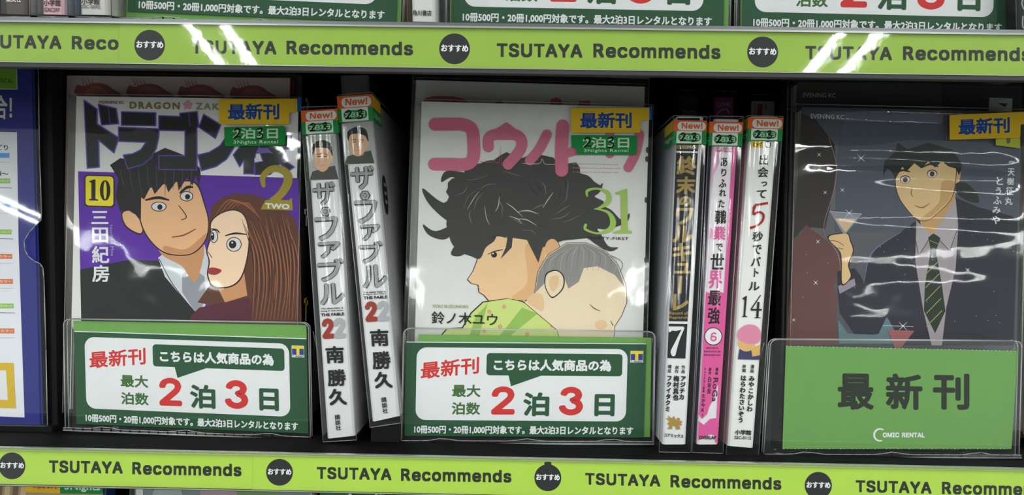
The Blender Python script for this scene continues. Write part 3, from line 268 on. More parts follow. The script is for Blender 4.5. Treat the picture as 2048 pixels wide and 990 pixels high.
def glyphs(s, heavy=False, track=0.0):
    """flat mesh of a string in em units: points, faces, advance"""
    key = (s, heavy, track)
    if key in _tc: return _tc[key]
    if heavy and all(c in HG or c == ' ' for c in s):
        P, F, x = [], [], 0.0
        for c in s:
            if c == ' ': x += 0.30 + track; continue
            adv, p, t = HG[c]; i = len(P); P += [(a + x, b) for a, b in p]; F += [tuple(i + k for k in q) for q in t]; x += adv + track
        _tc[key] = (P, F, x); return _tc[key]
    c = bpy.data.curves.new('t', 'FONT'); c.body = s; c.size = 1; c.fill_mode = 'FRONT'; c.resolution_u = 2
    c.space_character = 1 + track
    o = bpy.data.objects.new('t', c); me = bpy.data.meshes.new_from_object(o)
    P = [(v.co.x, v.co.y) for v in me.vertices]; F = [tuple(p.vertices) for p in me.polygons]
    bpy.data.objects.remove(o); bpy.data.curves.remove(c); bpy.data.meshes.remove(me)
    _tc[key] = (P, F, len(s) * 1.0); return _tc[key]

def catmull(pts, closed, n=5):
    out = []; N = len(pts)
    for i in range(N if closed else N - 1):
        g = lambda k: pts[k % N] if closed else pts[max(0, min(N - 1, k))]
        a, b, c, d = g(i - 1), g(i), g(i + 1), g(i + 2)
        for k in range(n):
            t = k / n; r = []
            for q in range(len(b)):
                r.append(0.5 * (2 * b[q] + (c[q] - a[q]) * t + (2 * a[q] - 5 * b[q] + 4 * c[q] - d[q]) * t * t + (3 * b[q] - a[q] - 3 * c[q] + d[q]) * t ** 3))
            out.append(tuple(r))
    if not closed: out.append(tuple(pts[-1]))
    return out
def Z(ox, oy, k): return lambda pts: [(ox + p[0] / k, oy + p[1] / k) + tuple(p[2:]) for p in pts]
def ell(cx, cy, rx, ry, n=28, rot=0.0, a0=0.0, a1=360.0):
    out = []
    for i in range(n):
        a = math.radians(a0 + (a1 - a0) * i / (n if a1 - a0 == 360 else n - 1)); x, y = rx * math.cos(a), ry * math.sin(a)
        out.append((cx + x * math.cos(rot) - y * math.sin(rot), cy + x * math.sin(rot) + y * math.cos(rot)))
    return out
def rrect(x0, y0, x1, y1, r, n=5, sl=0.0):
    o = []
    for cx, cy, a in ((x1 - r, y0 + r, -90), (x1 - r, y1 - r, 0), (x0 + r, y1 - r, 90), (x0 + r, y0 + r, 180)):
        for k in range(n + 1):
            t = math.radians(a + 90 * k / n); x = cx + r * math.cos(t); y = cy + r * math.sin(t); o.append((x, y + sl * (x - x0)))
    return o

class Print:
    """flat print on a plane of a thing: every ink is a hair in front of the one before"""
    STEP = 0.0022
    def __init__(s, T, d, clip=None): s.T = T; s.d = d; s.k = 0; s.mb = MB(); s.clip = clip
    def p(s, px, py, dd=0.0): return s.T.at(px, py, s.d - s.k * s.STEP - dd)
    def up(s): s.k += 1
    def poly(s, pts, mat, smooth=False):
        s.up()
        if smooth: pts = catmull([tuple(q) for q in pts], True, 5)
        if s.clip: pts = clip_poly(pts, s.clip)
        if len(pts) > 2: s.mb.face([s.p(a, b) for a, b in pts], mat)
    def stroke(s, pts, mat, wd=None, smooth=True, closed=False, cap=False, n=5):
        s.up()
        pts = [tuple(q) if len(q) > 2 else (q[0], q[1], wd) for q in pts]
        if smooth: pts = catmull(pts, closed, n)
        elif closed: pts = pts + [pts[0]]
        if smooth and closed: pts = pts + [pts[0]]
        L = []; R = []; N = len(pts)
        for i, (x, y, w_) in enumerate(pts):
            if closed: a, b = pts[(i - 1) if i else N - 2], pts[(i + 1) if i < N - 1 else 1]
            else: a, b = pts[max(0, i - 1)], pts[min(N - 1, i + 1)]
            if smooth or i in (0, N - 1) and not closed:
                dx, dy = b[0] - a[0], b[1] - a[1]; q = math.hypot(dx, dy) or 1; nx, ny = -dy / q, dx / q; m = 1
            else:
                d1 = (x - a[0], y - a[1]); d2 = (b[0] - x, b[1] - y); q1 = math.hypot(*d1) or 1; q2 = math.hypot(*d2) or 1
                n1 = (-d1[1] / q1, d1[0] / q1); n2 = (-d2[1] / q2, d2[0] / q2); sx, sy = n1[0] + n2[0], n1[1] + n2[1]; q = math.hypot(sx, sy) or 1
                nx, ny = sx / q, sy / q; m = min(2.5, 1 / max(0.3, nx * n1[0] + ny * n1[1]))
            lift = i * 0.0006 if cap else 0
            L.append(s.p(x + nx * w_ / 2 * m, y + ny * w_ / 2 * m, lift)); R.append(s.p(x - nx * w_ / 2 * m, y - ny * w_ / 2 * m, lift))
        s.mb.mesh(L + R, [(i, i + 1, N + i + 1, N + i) for i in range(N - 1)], mat)
        if cap:
            s.k += N * 0.0006 / s.STEP + 1
            for (x, y, w_) in (pts[0], pts[-1]): s.mb.face([s.p(a, b) for a, b in ell(x, y, w_ / 2, w_ / 2, 16)], mat)
    def _put(s, P, F, fn, mat, shifts):
        for k, (sx, sy) in enumerate(shifts):
            s.k += 0.5
            s.mb.mesh([s.p(*fn(a, b, sx, sy)) for a, b in P], F, mat)
    @staticmethod
    def shifts(b, n=None):
        if not b: return [(0, 0)]
        r = [(b * math.cos(a), b * math.sin(a)) for a in (0.785, 2.356, 3.927, 5.498)]
        if b > 2.2: r += [(b, 0), (-b, 0), (0, b), (0, -b), (0, 0)]
        return r
    def text(s, t, x0, y0, x1, y1, h, mat, bold=0.0, dx=0.0, heavy=False, track=0.0, ital=0.0):
        """fit the ink box of t into the quad from top-left (x0,y0) to top-right (x1,y1), height h px"""
        P, F, _a = glyphs(t, heavy, track)
        ax, bx = min(p[0] for p in P), max(p[0] for p in P); ay, by = min(p[1] for p in P), max(p[1] for p in P)
        W = bx - ax or 1; H = by - ay or 1
        if heavy: bold += 0.032 * h / H
        q = min(bold, h * .25, abs(x1 - x0) * .25) * .7; x0 += q; x1 -= q; y0 += q; y1 += q; h -= 2 * q
        def fn(a, b, sx, sy):
            u = (a - ax) / W; v = (by - b) / H
            return (x0 + (x1 - x0) * u + dx * v + ital * (1 - v) + sx, y0 + (y1 - y0) * u + h * v + sy)
        s._put(P, F, fn, mat, s.shifts(bold))
    def line(s, t, x0, y0, size, mat, bold=0.0, slope=0.0, sx_=1.0, track=0.0):
        """natural-size line from baseline start (x0,y0), em = size px"""
        P, F, _a = glyphs(t, False, track)
        s._put(P, F, lambda a, b, sx, sy: (x0 + a * size * sx_ + sx, y0 - b * size + a * size * sx_ * slope + sy), mat, s.shifts(bold))
    def column(s, t, xa, ya, xb, yb, wd, mat, bold=0.0, ratio=None, n=None):
        """vertical writing from (xa,ya) top centre to (xb,yb) bottom centre"""
        n = n or len(t); L = math.hypot(xb - xa, yb - ya); ux, uy = (xb - xa) / L, (yb - ya) / L; cell = L / n; ch = cell * (ratio or 0.98)
        for i, c in enumerate(t):
            if c in ' \u3000': continue
            cx, cy = xa + ux * cell * (i + .5), ya + uy * cell * (i + .5)
            P, F, _a = glyphs(c)
            ox = 0.5
            if ord(c) < 256: ox = (min(p[0] for p in P) + max(p[0] for p in P)) / 2
            rot = c in '\u30fc\uff1a:~'
            def fn(a, b, sx, sy, ox=ox, cx=cx, cy=cy, rot=rot):
                u, v = a - ox, 0.38 - b
                if rot: u, v = -v, u
                if c == '\u3063' or c == '\u30e3' or c == '\u30e5' or c == '\u30a1': u += 0.08; v -= 0.08
                return (cx + u * wd * -uy * -1 + ux * v * ch + sx, cy + v * ch * uy - u * wd * ux + sy)
            s._put(P, F, fn, mat, s.shifts(bold))
    def build(s, name, label=None, parent=None): return s.mb.build(name, s.T, label, parent)
def clip_poly(pts, clip):
    """Sutherland-Hodgman against a convex quad given clockwise on the page"""
    out = list(pts)
    for i in range(len(clip)):
        a, b = clip[i], clip[(i + 1) % len(clip)]; inp = out; out = []
        side = lambda q: (b[0] - a[0]) * (q[1] - a[1]) - (b[1] - a[1]) * (q[0] - a[0])
        for j in range(len(inp)):
            p, q = inp[j - 1], inp[j]; sp, sq = side(p), side(q)
            if (sp >= 0) != (sq >= 0):
                t = sp / (sp - sq); out.append((p[0] + (q[0] - p[0]) * t, p[1] + (q[1] - p[1]) * t))
            if sq >= 0: out.append(q)
        if not out: break
    return out

# ------------------------------------------------------------------ the shelf
DROP = (-PITCHV * math.sin(LEAN), PITCHV * math.cos(LEAN))   # one row up, in the row frame (y, z)
shelf = Thing('display_shelf', 'black sloping display shelving with grey rails along the board edges', 'shelf', 0, 0, 0, 0)
X0, X1 = -420, 470
def wpt(x, y, z):   # world mm -> row 0 frame mm
    return (ROWM[0].inverted() @ Vector((x / 1000, y / 1000, z / 1000))) * 1000
for row in (1, 0, -1):
    k = {1: 1, 0: 0, -1: -1}[row]; dy, dz = DROP[0] * k, DROP[1] * k
    b = MB()
    if row == 1:     # level board
        cs = [wpt(x, y, z) for y in (3.5, 283) for x, z in ((X0, BT), (X1, BT), (X1, -8.5), (X0, -8.5))]; b.hexa(cs, SHELFBLK)
    else: b.box(X0, X1, 3 + dy, (285 if row == 0 else 283) + dy, -9 + dz, BT + dz, SHELFBLK)
    b.build('shelf_board', shelf)
    r = MB()
    low = -11.4 if row == 1 else -9.95
    r.box(X0, X1, 0.8 + dy, 3.0 + dy, low + dz, (10.2 if row == 1 else 9.2) + dz, RAIL)
    if row == 1: r.box(X0, X1, -1.7 + dy, 3.0 + dy, 9.6 + dz, 11.3 + dz, RAIL)
    else: r.box(X0, X1, -1.7 + dy, -1.3 + dy, 9.2 + dz, 10.1 + dz, ACRYL); r.box(X0, X1, -1.75 + dy, 0.6 + dy, 10.0 + dz, 10.3 + dz, EDGE)
    r.box(X0, X1, -1.7 + dy, 3.0 + dy, low + dz, -9.35 + dz, RAILDIM)
    r.box(X0, X1, -2.2 + dy, -1.6 + dy, -9.5 + dz, -9.2 + dz, EDGE)
    r.box(X0, X1, -2.0 + dy, -1.5 + dy, 9.0 + dz, (9.8 if row == 1 else 9.25) + dz, EDGE)
    r.build('label_rail', shelf)
    c = MB(); c.face([(X0, -1.4 + dy, 9.5 + dz), (X1, -1.4 + dy, 9.5 + dz), (X1, -1.4 + dy, -9.4 + dz), (X0, -1.4 + dy, -9.4 + dz)], CHANNEL)
    c.build('label_channel_window', shelf, 'clear window over the label strip')
b = MB()
for z0, z1 in ((-700, 520),):
    f = [wpt(X0, 285, z1), wpt(X1, 285, z1), wpt(X1, 285, z0), wpt(X0, 285, z0)]; g = [wpt(X0, 292, z1), wpt(X1, 292, z1), wpt(X1, 292, z0), wpt(X0, 292, z0)]
    b.hexa(f + g, SHELFBLK)
b.build('back_panel', shelf)
for xx in (X0 - 6, X1):
    b = MB()
    f = [wpt(xx, 10, 420), wpt(xx + 6, 10, 420), wpt(xx + 6, 10, -560), wpt(xx, 10, -560)]; g = [wpt(xx, 292, 420), wpt(xx + 6, 292, 420), wpt(xx + 6, 292, -560), wpt(xx, 292, -560)]
    b.hexa(f + g, SHELFBLK); b.build('side_panel', shelf)
for row, k in ((0, 0),):
    # step at the back that lifts the rear row of books
    b = MB(); b.box(X0, X1, 152 + DROP[0] * k, 275 + DROP[0] * k, BT + DROP[1] * k, BT + 21 + DROP[1] * k, SHELFBLK); b.build('rear_step', shelf)

# ------------------------------------------------------------------ edge label strips
LIME = ink((144, 176, 64), 0.5); LIME2 = ink((172, 207, 72), 0.5); BADGE = ink((32, 32, 34), 0.5); STRIPINK = ink((30, 36, 28), 0.5)
def edge_strip(row, px0, px1, label, group, lime, d, badges, words, py):
    a = on_plane('edge%d' % row, px0, py, d).x if px0 is not None else X0 + 1
    c = on_plane('edge%d' % row, px1, py, d).x if px1 is not None else X1 - 1
    T = Thing('shelf_label_strip', label, 'label strip', 'edge%d' % row, (a + c) / 2, d, 0, group)
    m = MB(); h = (c - a) / 2
    m.box(-h, h, 0, 0.35, -9.25, 9.25 if row == 1 else 9.9, lime); m.build('card', T)
    for bx, by, rr in badges:
        q = Print(T, d - 0.02); q.poly(ell(bx, by, rr, rr, 40), BADGE)
        if row == 0 and 1000 < bx < 1200: q.poly(rrect(bx - 7, by - rr - 5, bx + 7, by - rr + 6, 3), BADGE)
        q.text('おすすめ', bx - rr * .87, by - rr * .29, bx + rr * .89, by - rr * .25, rr * .46, WHITE, 0.6)
        q.build('badge', 'round dark badge with white lettering')
    for t, x0, y0, x1, y1, h_ in words:
        q = Print(T, d - 0.02); q.text(t, x0, y0, x1, y1, h_, STRIPINK, 0.25, heavy=True, track=0.035); q.build('lettering')
edge_strip(1, None, 239, 'lime green label strip at upper left, its print cut off after four letters', None, LIME, 0.1, [],
           [('TSUTAYA', -48, 69, 123, 71, 27.5), ('Reco', 143.6, 72, 237, 73, 27)], 90)
edge_strip(1, 238, None, 'long lime green label strip on the upper shelf edge with three dark badges', None, LIME, -0.35,
           [(299.3, 90.3, 30.6), (909.1, 97.6, 30.8), (1525.3, 104, 31)],
           [('TSUTAYA', 383, 80, 553, 82, 27.5), ('Recommends', 573, 81.5, 826, 83.5, 27.5),
            ('TSUTAYA', 993.6, 86.2, 1165, 88, 28), ('Recommends', 1186.7, 87, 1441, 90, 28.5),
            ('TSUTAYA', 1610.8, 91.5, 1784, 93.5, 27.5), ('Recommends', 1806, 92.5, 2062, 95, 28)], 90)
edge_strip(0, None, 507, 'lime green label strip on the lower shelf edge, ending below the two tilted books', None, LIME2, 0.1,
           [(24, 931.7, 26.8)], [('TSUTAYA', 98, 920.5, 245.6, 922.8, 25), ('Recommends', 264.5, 924, 483, 928, 25)], 940)
edge_strip(0, 506, None, 'long lime green label strip on the lower shelf edge running to the right side', None, LIME2, -0.35,
           [(559, 944.6, 26.8), (1095.7, 955.5, 26.9), (1636.6, 971, 27.2)],
           [('TSUTAYA', 633.8, 933.5, 783, 936.5, 24.5), ('Recommends', 802, 937, 1022.8, 940.5, 25),
            ('TSUTAYA', 1170.5, 945.5, 1320.7, 949.5, 24), ('Recommends', 1341, 950, 1562.7, 955, 25),
            ('TSUTAYA', 1711.5, 960, 1863.3, 963.5, 24.5), ('Recommends', 1883.9, 963.5, 2105, 967.5, 25)], 940)

# ------------------------------------------------------------------ sign cards in clear holders
SGREEN = ink((34, 80, 50), 0.45); LGREEN = ink((108, 161, 77), 0.45); SRED = ink((205, 46, 44), 0.45); OLIVE = ink((62, 104, 50)); YEL = ink((238, 205, 40)); NAVY = ink((34, 60, 140))
class QuadPrint(Print):
    """print laid out on its own page (X 380..1778, Y 97..646) and fitted to a quad seen in the photograph"""
    def __init__(s, T, d, quad): Print.__init__(s, T, d); s.c = [T.at(x, y, d) for x, y in quad]
    def p(s, X, Y, dd=0.0):
        u = (X - 380) / 1398; v = (Y - 97 - 10 * u) / 549; a, b, c, d = s.c
        q = (a * (1 - u) + b * u) * (1 - v) + (d * (1 - u) + c * u) * v
        return q + Vector((0, -s.k * s.STEP, 0))
def rental_art(T, d, quad):
    q = QuadPrint(T, d, quad)
    q.stroke([(383, 99), (1776, 109)], WHITE, 5, smooth=False)
    q.poly(rrect(443, 130, 1672, 553, 58, 7, 0.008), WHITE)
    q.text('最新刊', 470, 218, 808, 184, 98, SRED, 2.7)
    q.poly(rrect(852, 163, 1643, 293, 20, 5, 0.008), SGREEN); q.poly([(980, 285), (998, 357), (1180, 293)], SGREEN)
    q.text('こちらは人気商品の為', 895, 199, 1578, 203, 67, WHITE, 3.0)
    q.text('最大', 655, 347, 820, 349, 72, OLIVE, 2.4); q.text('泊数', 655, 450, 820, 452, 72, OLIVE, 2.4)
    q.text('2', 888, 360, 1020, 360, 160, SRED, -1.5, heavy=True); q.text('3', 1282, 362, 1418, 363, 162, SRED, -1.5, heavy=True)
    q.text('泊', 1073, 394, 1222, 395, 136, SGREEN, 6); q.text('日', 1489, 404, 1603, 405, 126, SGREEN, 6.5)
    q.poly(rrect(1688, 150, 1762, 218, 1), WHITE); q.poly(rrect(1690, 152, 1760, 204, 1), NAVY)
    q.poly([(1690, 152), (1760, 152), (1760, 168), (1734, 168), (1734, 204), (1716, 204), (1716, 168), (1690, 168)], YEL)
    q.text('T-POINT', 1690, 207, 1760, 207, 10, INK, 0.3, heavy=True)
    q.text('10冊500円・20冊1,000円対象です。最大2泊3日レンタルとなります', 437, 583, 1717, 593, 50, WHITE, 1.9)
    q.build('lettering')
def lerpq(a, b, t): return (a[0] + (b[0] - a[0]) * t, a[1] + (b[1] - a[1]) * t)
def sign_card(row, quad, d, label, group, behind=None, band=None, art=True, colour=None):
    cx = on_plane(row, *lerpq(quad[2], quad[3], .5), d)
    T = Thing('sign_card', label, 'sign', row, cx.x, d, cx.z, group)
    m = MB(); top = [quad[0], quad[1]]
    if behind:
        bk = MB(); bk.plate([T.at(x, y, d + 0.9) for x, y in behind], 0.3, LGREEN); bk.build('backing_card', T, 'light green card showing behind')
    if band:      # light green band above the white rule, on the same card
        m.plate([T.at(x, y, d + 0.02) for x, y in band], 0.3, LGREEN)
    m.plate([T.at(x, y, d) for x, y in quad], 0.3, colour or SGREEN); m.build('card', T)
    if art: rental_art(T, d - 0.03, quad)
    return T
def sign_holder(row, quad, d, label, group, depth=62, foot=10.0, pad=0):
    """clear acrylic easel: front plate with rounded corners, second plate, floor, side walls and bottom lip"""
    bl = on_plane(row, *quad[3], d); br = on_plane(row, *quad[2], d)
    T = Thing('sign_holder', label, 'holder', row, (bl.x + br.x) / 2, d, BT, group)
    TL, TR, BR, BL = [T.at(x, y, d) for x, y in quad]
    def outline(r, off, dd):
        c = [TL, TR, BR, BL]; cen = (TL + TR + BR + BL) / 4; pts = []
        for i, p in enumerate(c):
            a, b_ = c[i - 1], c[(i + 1) % 4]; p = p + (cen - p).normalized() * off * 1.3
            rr = r if i < 2 else 0.8
            u = (a - p).normalized() * rr; v = (b_ - p).normalized() * rr
            for k in range(6):
                t = k / 5; pts.append(p + u * (1 - t) ** 2 + v * t ** 2 + Vector((0, dd, 0)))
        return pts
    for nm, dd in (('front_plate', 0.0), ('rear_plate', 3.4)):
        o = outline(4, 0, dd); m = MB(); m.face(o, ACRYL); m.tube(o + [o[0]], 0.32, EDGE); m.build(nm, T)
    z0 = BL.z; w0, w1 = BL.x, BR.x
    m = MB(); m.box(w0 + 1, w1 - 1, 3.6, depth, max(BL.z, 0.4), max(BL.z, .4) + 1.0, ACRYL)
    m.rod((w0 + 1, depth, 1), (w1 - 1, depth, 1), .35, EDGE); m.build('floor_plate', T)
    m = MB()
    dirx = (BR - BL); n = 26
    for i in range(n):     # moulded bottom lip with thumb bumps
        a = BL + dirx * (i / n); b_ = BL + dirx * ((i + 1) / n)
        f = lambda t: 1.6 + 1.3 * max(0, math.cos((t * 3 - 0.5 - round(t * 3 - 0.5)) * 6.5)) ** 3 if True else 0
        ha, hb = f(i / n), f((i + 1) / n)
        m.hexa([a + Vector((0, -2.2, ha)), b_ + Vector((0, -2.2, hb)), b_ + Vector((0, -2.2, -0.3)), a + Vector((0, -2.2, -0.3)),
                a + Vector((0, -0.4, ha)), b_ + Vector((0, -0.4, hb)), b_ + Vector((0, -0.4, -0.3)), a + Vector((0, -0.4, -0.3))], ACRYL)
    m.rod(BL + Vector((0, -2.2, 0)), BR + Vector((0, -2.2, 0)), 0.4, EDGE)
    m.tube([BL + dirx * (i / n) + Vector((0, -2.2, f(i / n))) for i in range(n + 1)], 0.22, EDGE)
    m.build('bottom_lip', T)
    for wx in (w0 + .6, w1 - .6):
        m = MB(); m.face([(wx, 3.6, 60), (wx, depth * .55, 22), (wx, depth, 2), (wx, 3.6, 2)], ACRYL)
        m.tube([(wx, 3.6, 60), (wx, depth * .55, 22), (wx, depth, 2)], .25, EDGE); m.build('side_wall', T)
    m = MB(); m.box(w0 + 12, w1 - 12, 6, depth, 2.0, foot - 1.2, CASEBLK); m.build('book_rest', T, 'dark block lifting the books')
    if pad:      # black strip added inside the left edge, darkening the gap
        m = MB(); m.box(w0 + 1.5, w0 + 1.5 + pad, 4.6, 6.0, 1.5, (TL.z - 3), CASEBLK); m.build('side_strip', T, 'black strip')
    return T

S1 = [(147.7, 662), (613.2, 676.8), (616.6, 867), (152.9, 847.5)]
S2 = [(812.3, 683.3), (1292.5, 687), (1287, 875), (808.8, 871.6)]
sign_holder(0, [(127, 638), (617, 646), (621, 878), (130.5, 859)], 38, 'clear acrylic stand holding the purple comic, left of the tilted books', 'clear acrylic easel stands', pad=7)
sign_holder(0, [(807, 657), (1311, 664), (1307, 887), (802, 885)], 36, 'clear acrylic stand holding the white comic with the pink title', 'clear acrylic easel stands')
sign_holder(0, [(1541, 679), (2044, 682), (2038, 914), (1527, 912)], 24, 'clear acrylic stand with a plain green card, at right', 'clear acrylic easel stands', pad=4)
sign_card(0, S1, 39.6, 'dark green rental sign card below the purple comic', 'dark green rental sign cards on the middle shelf',
          band=[(146.5, 642), (612.5, 650), (613.3, 677.2), (147.7, 662.4)])
sign_card(0, S2, 37.6, 'dark green rental sign card below the white comic with the pink title', 'dark green rental sign cards on the middle shelf',
          behind=[(837, 669), (1303, 675.5), (1300, 874), (832, 871)])
T3 = sign_card(0, [(1572, 692), (2036.5, 702), (2023, 898), (1565, 897.5)], 26.0, 'plain mid green card with three large black characters, at right', None, art=False, colour=ink((105, 155, 80), 0.6))
q = Print(T3, 25.95); z = Z(1348, 650, 2.911)
for c, x0, x1 in (('最', 955, 1162), ('新', 1235, 1445), ('刊', 1510, 1718)):
    (a, b), (c2, d2), (e, f_) = z([(x0, 283), (x1, 286), (x0, 490)]); q.text(c, a, b, c2, d2, f_ - b, ink((34, 44, 34)), 2.4)
q.stroke([(p[0], p[1], (2.2 + 1.6 * math.sin(math.pi * i / 15))) for i, p in enumerate(ell(*z([(1200, 640)])[0], 12, 12, 16, a0=-55, a1=-290))], WHITE, smooth=False)
(a, b), (c2, d2) = z([(1215, 626), (1460, 627)]); q.text('OMIC RENTAL', a, b, c2, d2, 9.6, WHITE, 0.1, heavy=True)
for i in range(60):     # torn perforation along the top and bottom edge
    t = i / 60; q.poly([(1572 + 464 * t, 692.4 + 10 * t), (1575.5 + 464 * t, 692.5 + 10 * t), (1573.5 + 464 * t, 691 + 10 * t + (i % 3) * .4)], WHITE)
    q.poly([(1566 + 456 * t, 897.2), (1569.5 + 456 * t, 897.2), (1567.5 + 456 * t, 898.6 - (i % 3) * .5)], WHITE)
q.build('lettering')

# the row above: the same signs, cut by the frame
def quad_from_base(bl, br):
    ux, uy = br[0] - bl[0], br[1] - bl[1]; k = 549 / 1398
    return [(bl[0] + uy * k, bl[1] - ux * k), (br[0] + uy * k, br[1] - ux * k), br, bl]
UP_S = [((255, 22.5), (792, 45.5), 'dark green rental sign card standing at upper left beside three spines', [(250, 34), (797, 47)]),
        ((903, 48), (1447, 58), 'dark green rental sign card standing at upper middle', None),
        ((1484, 58.5), (2027, 70.5), 'dark green rental sign card standing at upper right', None)]
for bl, br, lab, bk in UP_S:
    Q = quad_from_base(bl, br)
    e = 5; behind = [(Q[0][0] - 6, Q[0][1] - 6), (Q[1][0] + 9, Q[1][1] - 6), (br[0] + 9, br[1] + 6), (bl[0] - 3, bl[1] + (14 if bk else 3))]
    sign_card(1, Q, 31.6, lab, 'rental sign cards on the upper shelf', behind=behind)
    H = [(Q[0][0] - 12, Q[0][1] - 24), (Q[1][0] + 14, Q[1][1] - 22), (br[0] + 13, br[1] + 14), (bl[0] - 12, bl[1] + 20)]
    sign_holder(1, H, 30, 'clear acrylic stand around the ' + ' '.join(lab.split()[:4]) + (' at upper left' if bk else (' at upper middle' if 'middle' in lab else ' at upper right')), 'clear stands on the upper shelf', depth=58)

# ------------------------------------------------------------------ books
def film_sheet(m, c, nx, nz, amp, seed, mode='mix', mat=None):
    """slightly wavy clear film across corners c (TL,TR,BR,BL)"""
    rnd = random.Random(seed); ph = [rnd.uniform(0, 6.28) for _ in range(8)]; TL, TR, BR, BL = c; V = []
    for j in range(nz + 1):
        for i in range(nx + 1):
            u, v = i / nx, j / nz; p = (TL * (1 - u) + TR * u) * (1 - v) + (BL * (1 - u) + BR * u) * v
            e = min(1, 6 * u) * min(1, 6 * (1 - u)); t = math.exp(-v * 5) * 1.2 + 0.25
            g = math.sin(9 * u + 7 * v + ph[0]) * .5 + math.sin(17 * u - 13 * v + ph[1]) * .3 + math.sin(5 * u + 29 * v + ph[2]) * .25 + math.sin(31 * u + 19 * v + ph[3]) * .12
            if mode == 'spine': g = math.sin(15 * u + ph[0] + .8 * math.sin(2.2 * v + ph[1])) * .55 + math.sin(31 * u + ph[2] + .5 * math.sin(3 * v)) * .2; t = .45
            if mode == 'ripple': g = math.sin(58 * v + .9 * math.sin(3 * u + ph[0]) + ph[1]) * .42 + math.sin(97 * v - .8 * math.sin(4.2 * u + ph[2])) * .16 + .5; t = .75 * math.exp(-(v * 3.4) ** 2) * (.45 + .55 * u) + .04
            V.append(p + Vector((0, -(abs(g) * amp * t * e), 0)))
    F = [(j * (nx + 1) + i, j * (nx + 1) + i + 1, (j + 1) * (nx + 1) + i + 1, (j + 1) * (nx + 1) + i) for j in range(nz) for i in range(nx)]
    m.mesh(V, F, mat or FILM, True)

def spine_book(name, label, row, front, sleeve, d, spine, left, right, group=None, deep=128, z=None):
    """book standing spine out. front, sleeve: px of TL,TR,BR,BL"""
    bb = on_plane(row, *lerpq(front[2], front[3], .5), d)
    T = Thing(name, label, 'book', row, bb.x, d, bb.z if z is None else z, group)
    TL, TR, BR, BL = [T.at(x, y, d) for x, y in front]
    D = Vector((0, 1, 0)); m = MB(); hu = Vector((1, 0, 0))
    # cover: gently rounded spine and two boards
    prof = [(0, 0, 2.2), (0, 0.25, 0.9), (0, 1.3, 0.15), (1, -1.3, 0.15), (1, -0.25, 0.9), (1, 0, 2.2)]
    tp = [(TL if s == 0 else TR) + hu * o + D * y for s, o, y in prof]; bt = [(BL if s == 0 else BR) + hu * o + D * y for s, o, y in prof]
    for i in range(5): m.face([tp[i], tp[i + 1], bt[i + 1], bt[i]], spine)
    def board(T0, B0, s, mat):
        o = hu * (0.5 * s)
        m.hexa([T0 + D * 2.2, T0 + o + D * 2.2, B0 + o + D * 2.2, B0 + D * 2.2, T0 + D * deep, T0 + o + D * deep, B0 + o + D * deep, B0 + D * deep], mat)
    board(TL, BL, 1, left); board(TR, BR, -1, right); m.build('cover', T)
    g = MB(); i = hu * .8; up = Vector((0, 0, 1.2))
    g.hexa([TL + i - up + D * 1, TR - i - up + D * 1, BR - i + up + D * 1, BL + i + up + D * 1, TL + i - up + D * (deep - 2), TR - i - up + D * (deep - 2), BR - i + up + D * (deep - 2), BL + i + up + D * (deep - 2)], PAGES)
    g.build('pages', T)
    if sleeve:
        c = [T.at(x, y, d - 1.2) for x, y in sleeve]; m = MB()
        film_sheet(m, c, 16, 40, 0.5, hash_(label), 'spine', FILMSPINE)
        bk = Vector((0, deep + 3, 0))
        m.face([c[0], c[0] + bk, c[3] + bk, c[3]], FILMSIDE); m.face([c[1], c[1] + bk, c[2] + bk, c[2]], FILMSIDE)
        for a, b in ((0, 3), (1, 2), (3, 2), (0, 1)): m.rod(c[a], c[b], 0.22, FILMEDGE)
        for a in (0, 1): m.rod(c[a], c[a] + bk, 0.15, FILMEDGE)
        m.build('clear_sleeve', T)
    return T
def hash_(s): return sum(ord(c) * (i + 7) for i, c in enumerate(s))
ORANGE = ink((226, 98, 44)); SGRN = ink((30, 140, 66)); PAPER = ink((222, 226, 220)); STYEL = ink((232, 190, 44)); STBLUE = ink((28, 88, 160)); MARK = ink((16, 16, 16))
def handwritten(q, X, Y, s, wd, which):
    if which == 2: q.stroke([(X - .55 * s, Y - .5 * s), (X, Y - s), (X + .5 * s, Y - .6 * s), (X + .1 * s, Y + .2 * s), (X - .6 * s, Y + .9 * s), (X - .2 * s, Y + .7 * s), (X + .7 * s, Y + .7 * s)], MARK, wd)
    else: q.stroke([(X - .5 * s, Y - .75 * s), (X + .3 * s, Y - s), (X + .35 * s, Y - .5 * s), (X - .1 * s, Y - .05 * s), (X + .5 * s, Y + .2 * s), (X + .3 * s, Y + .85 * s), (X - .6 * s, Y + .9 * s)], MARK, wd)
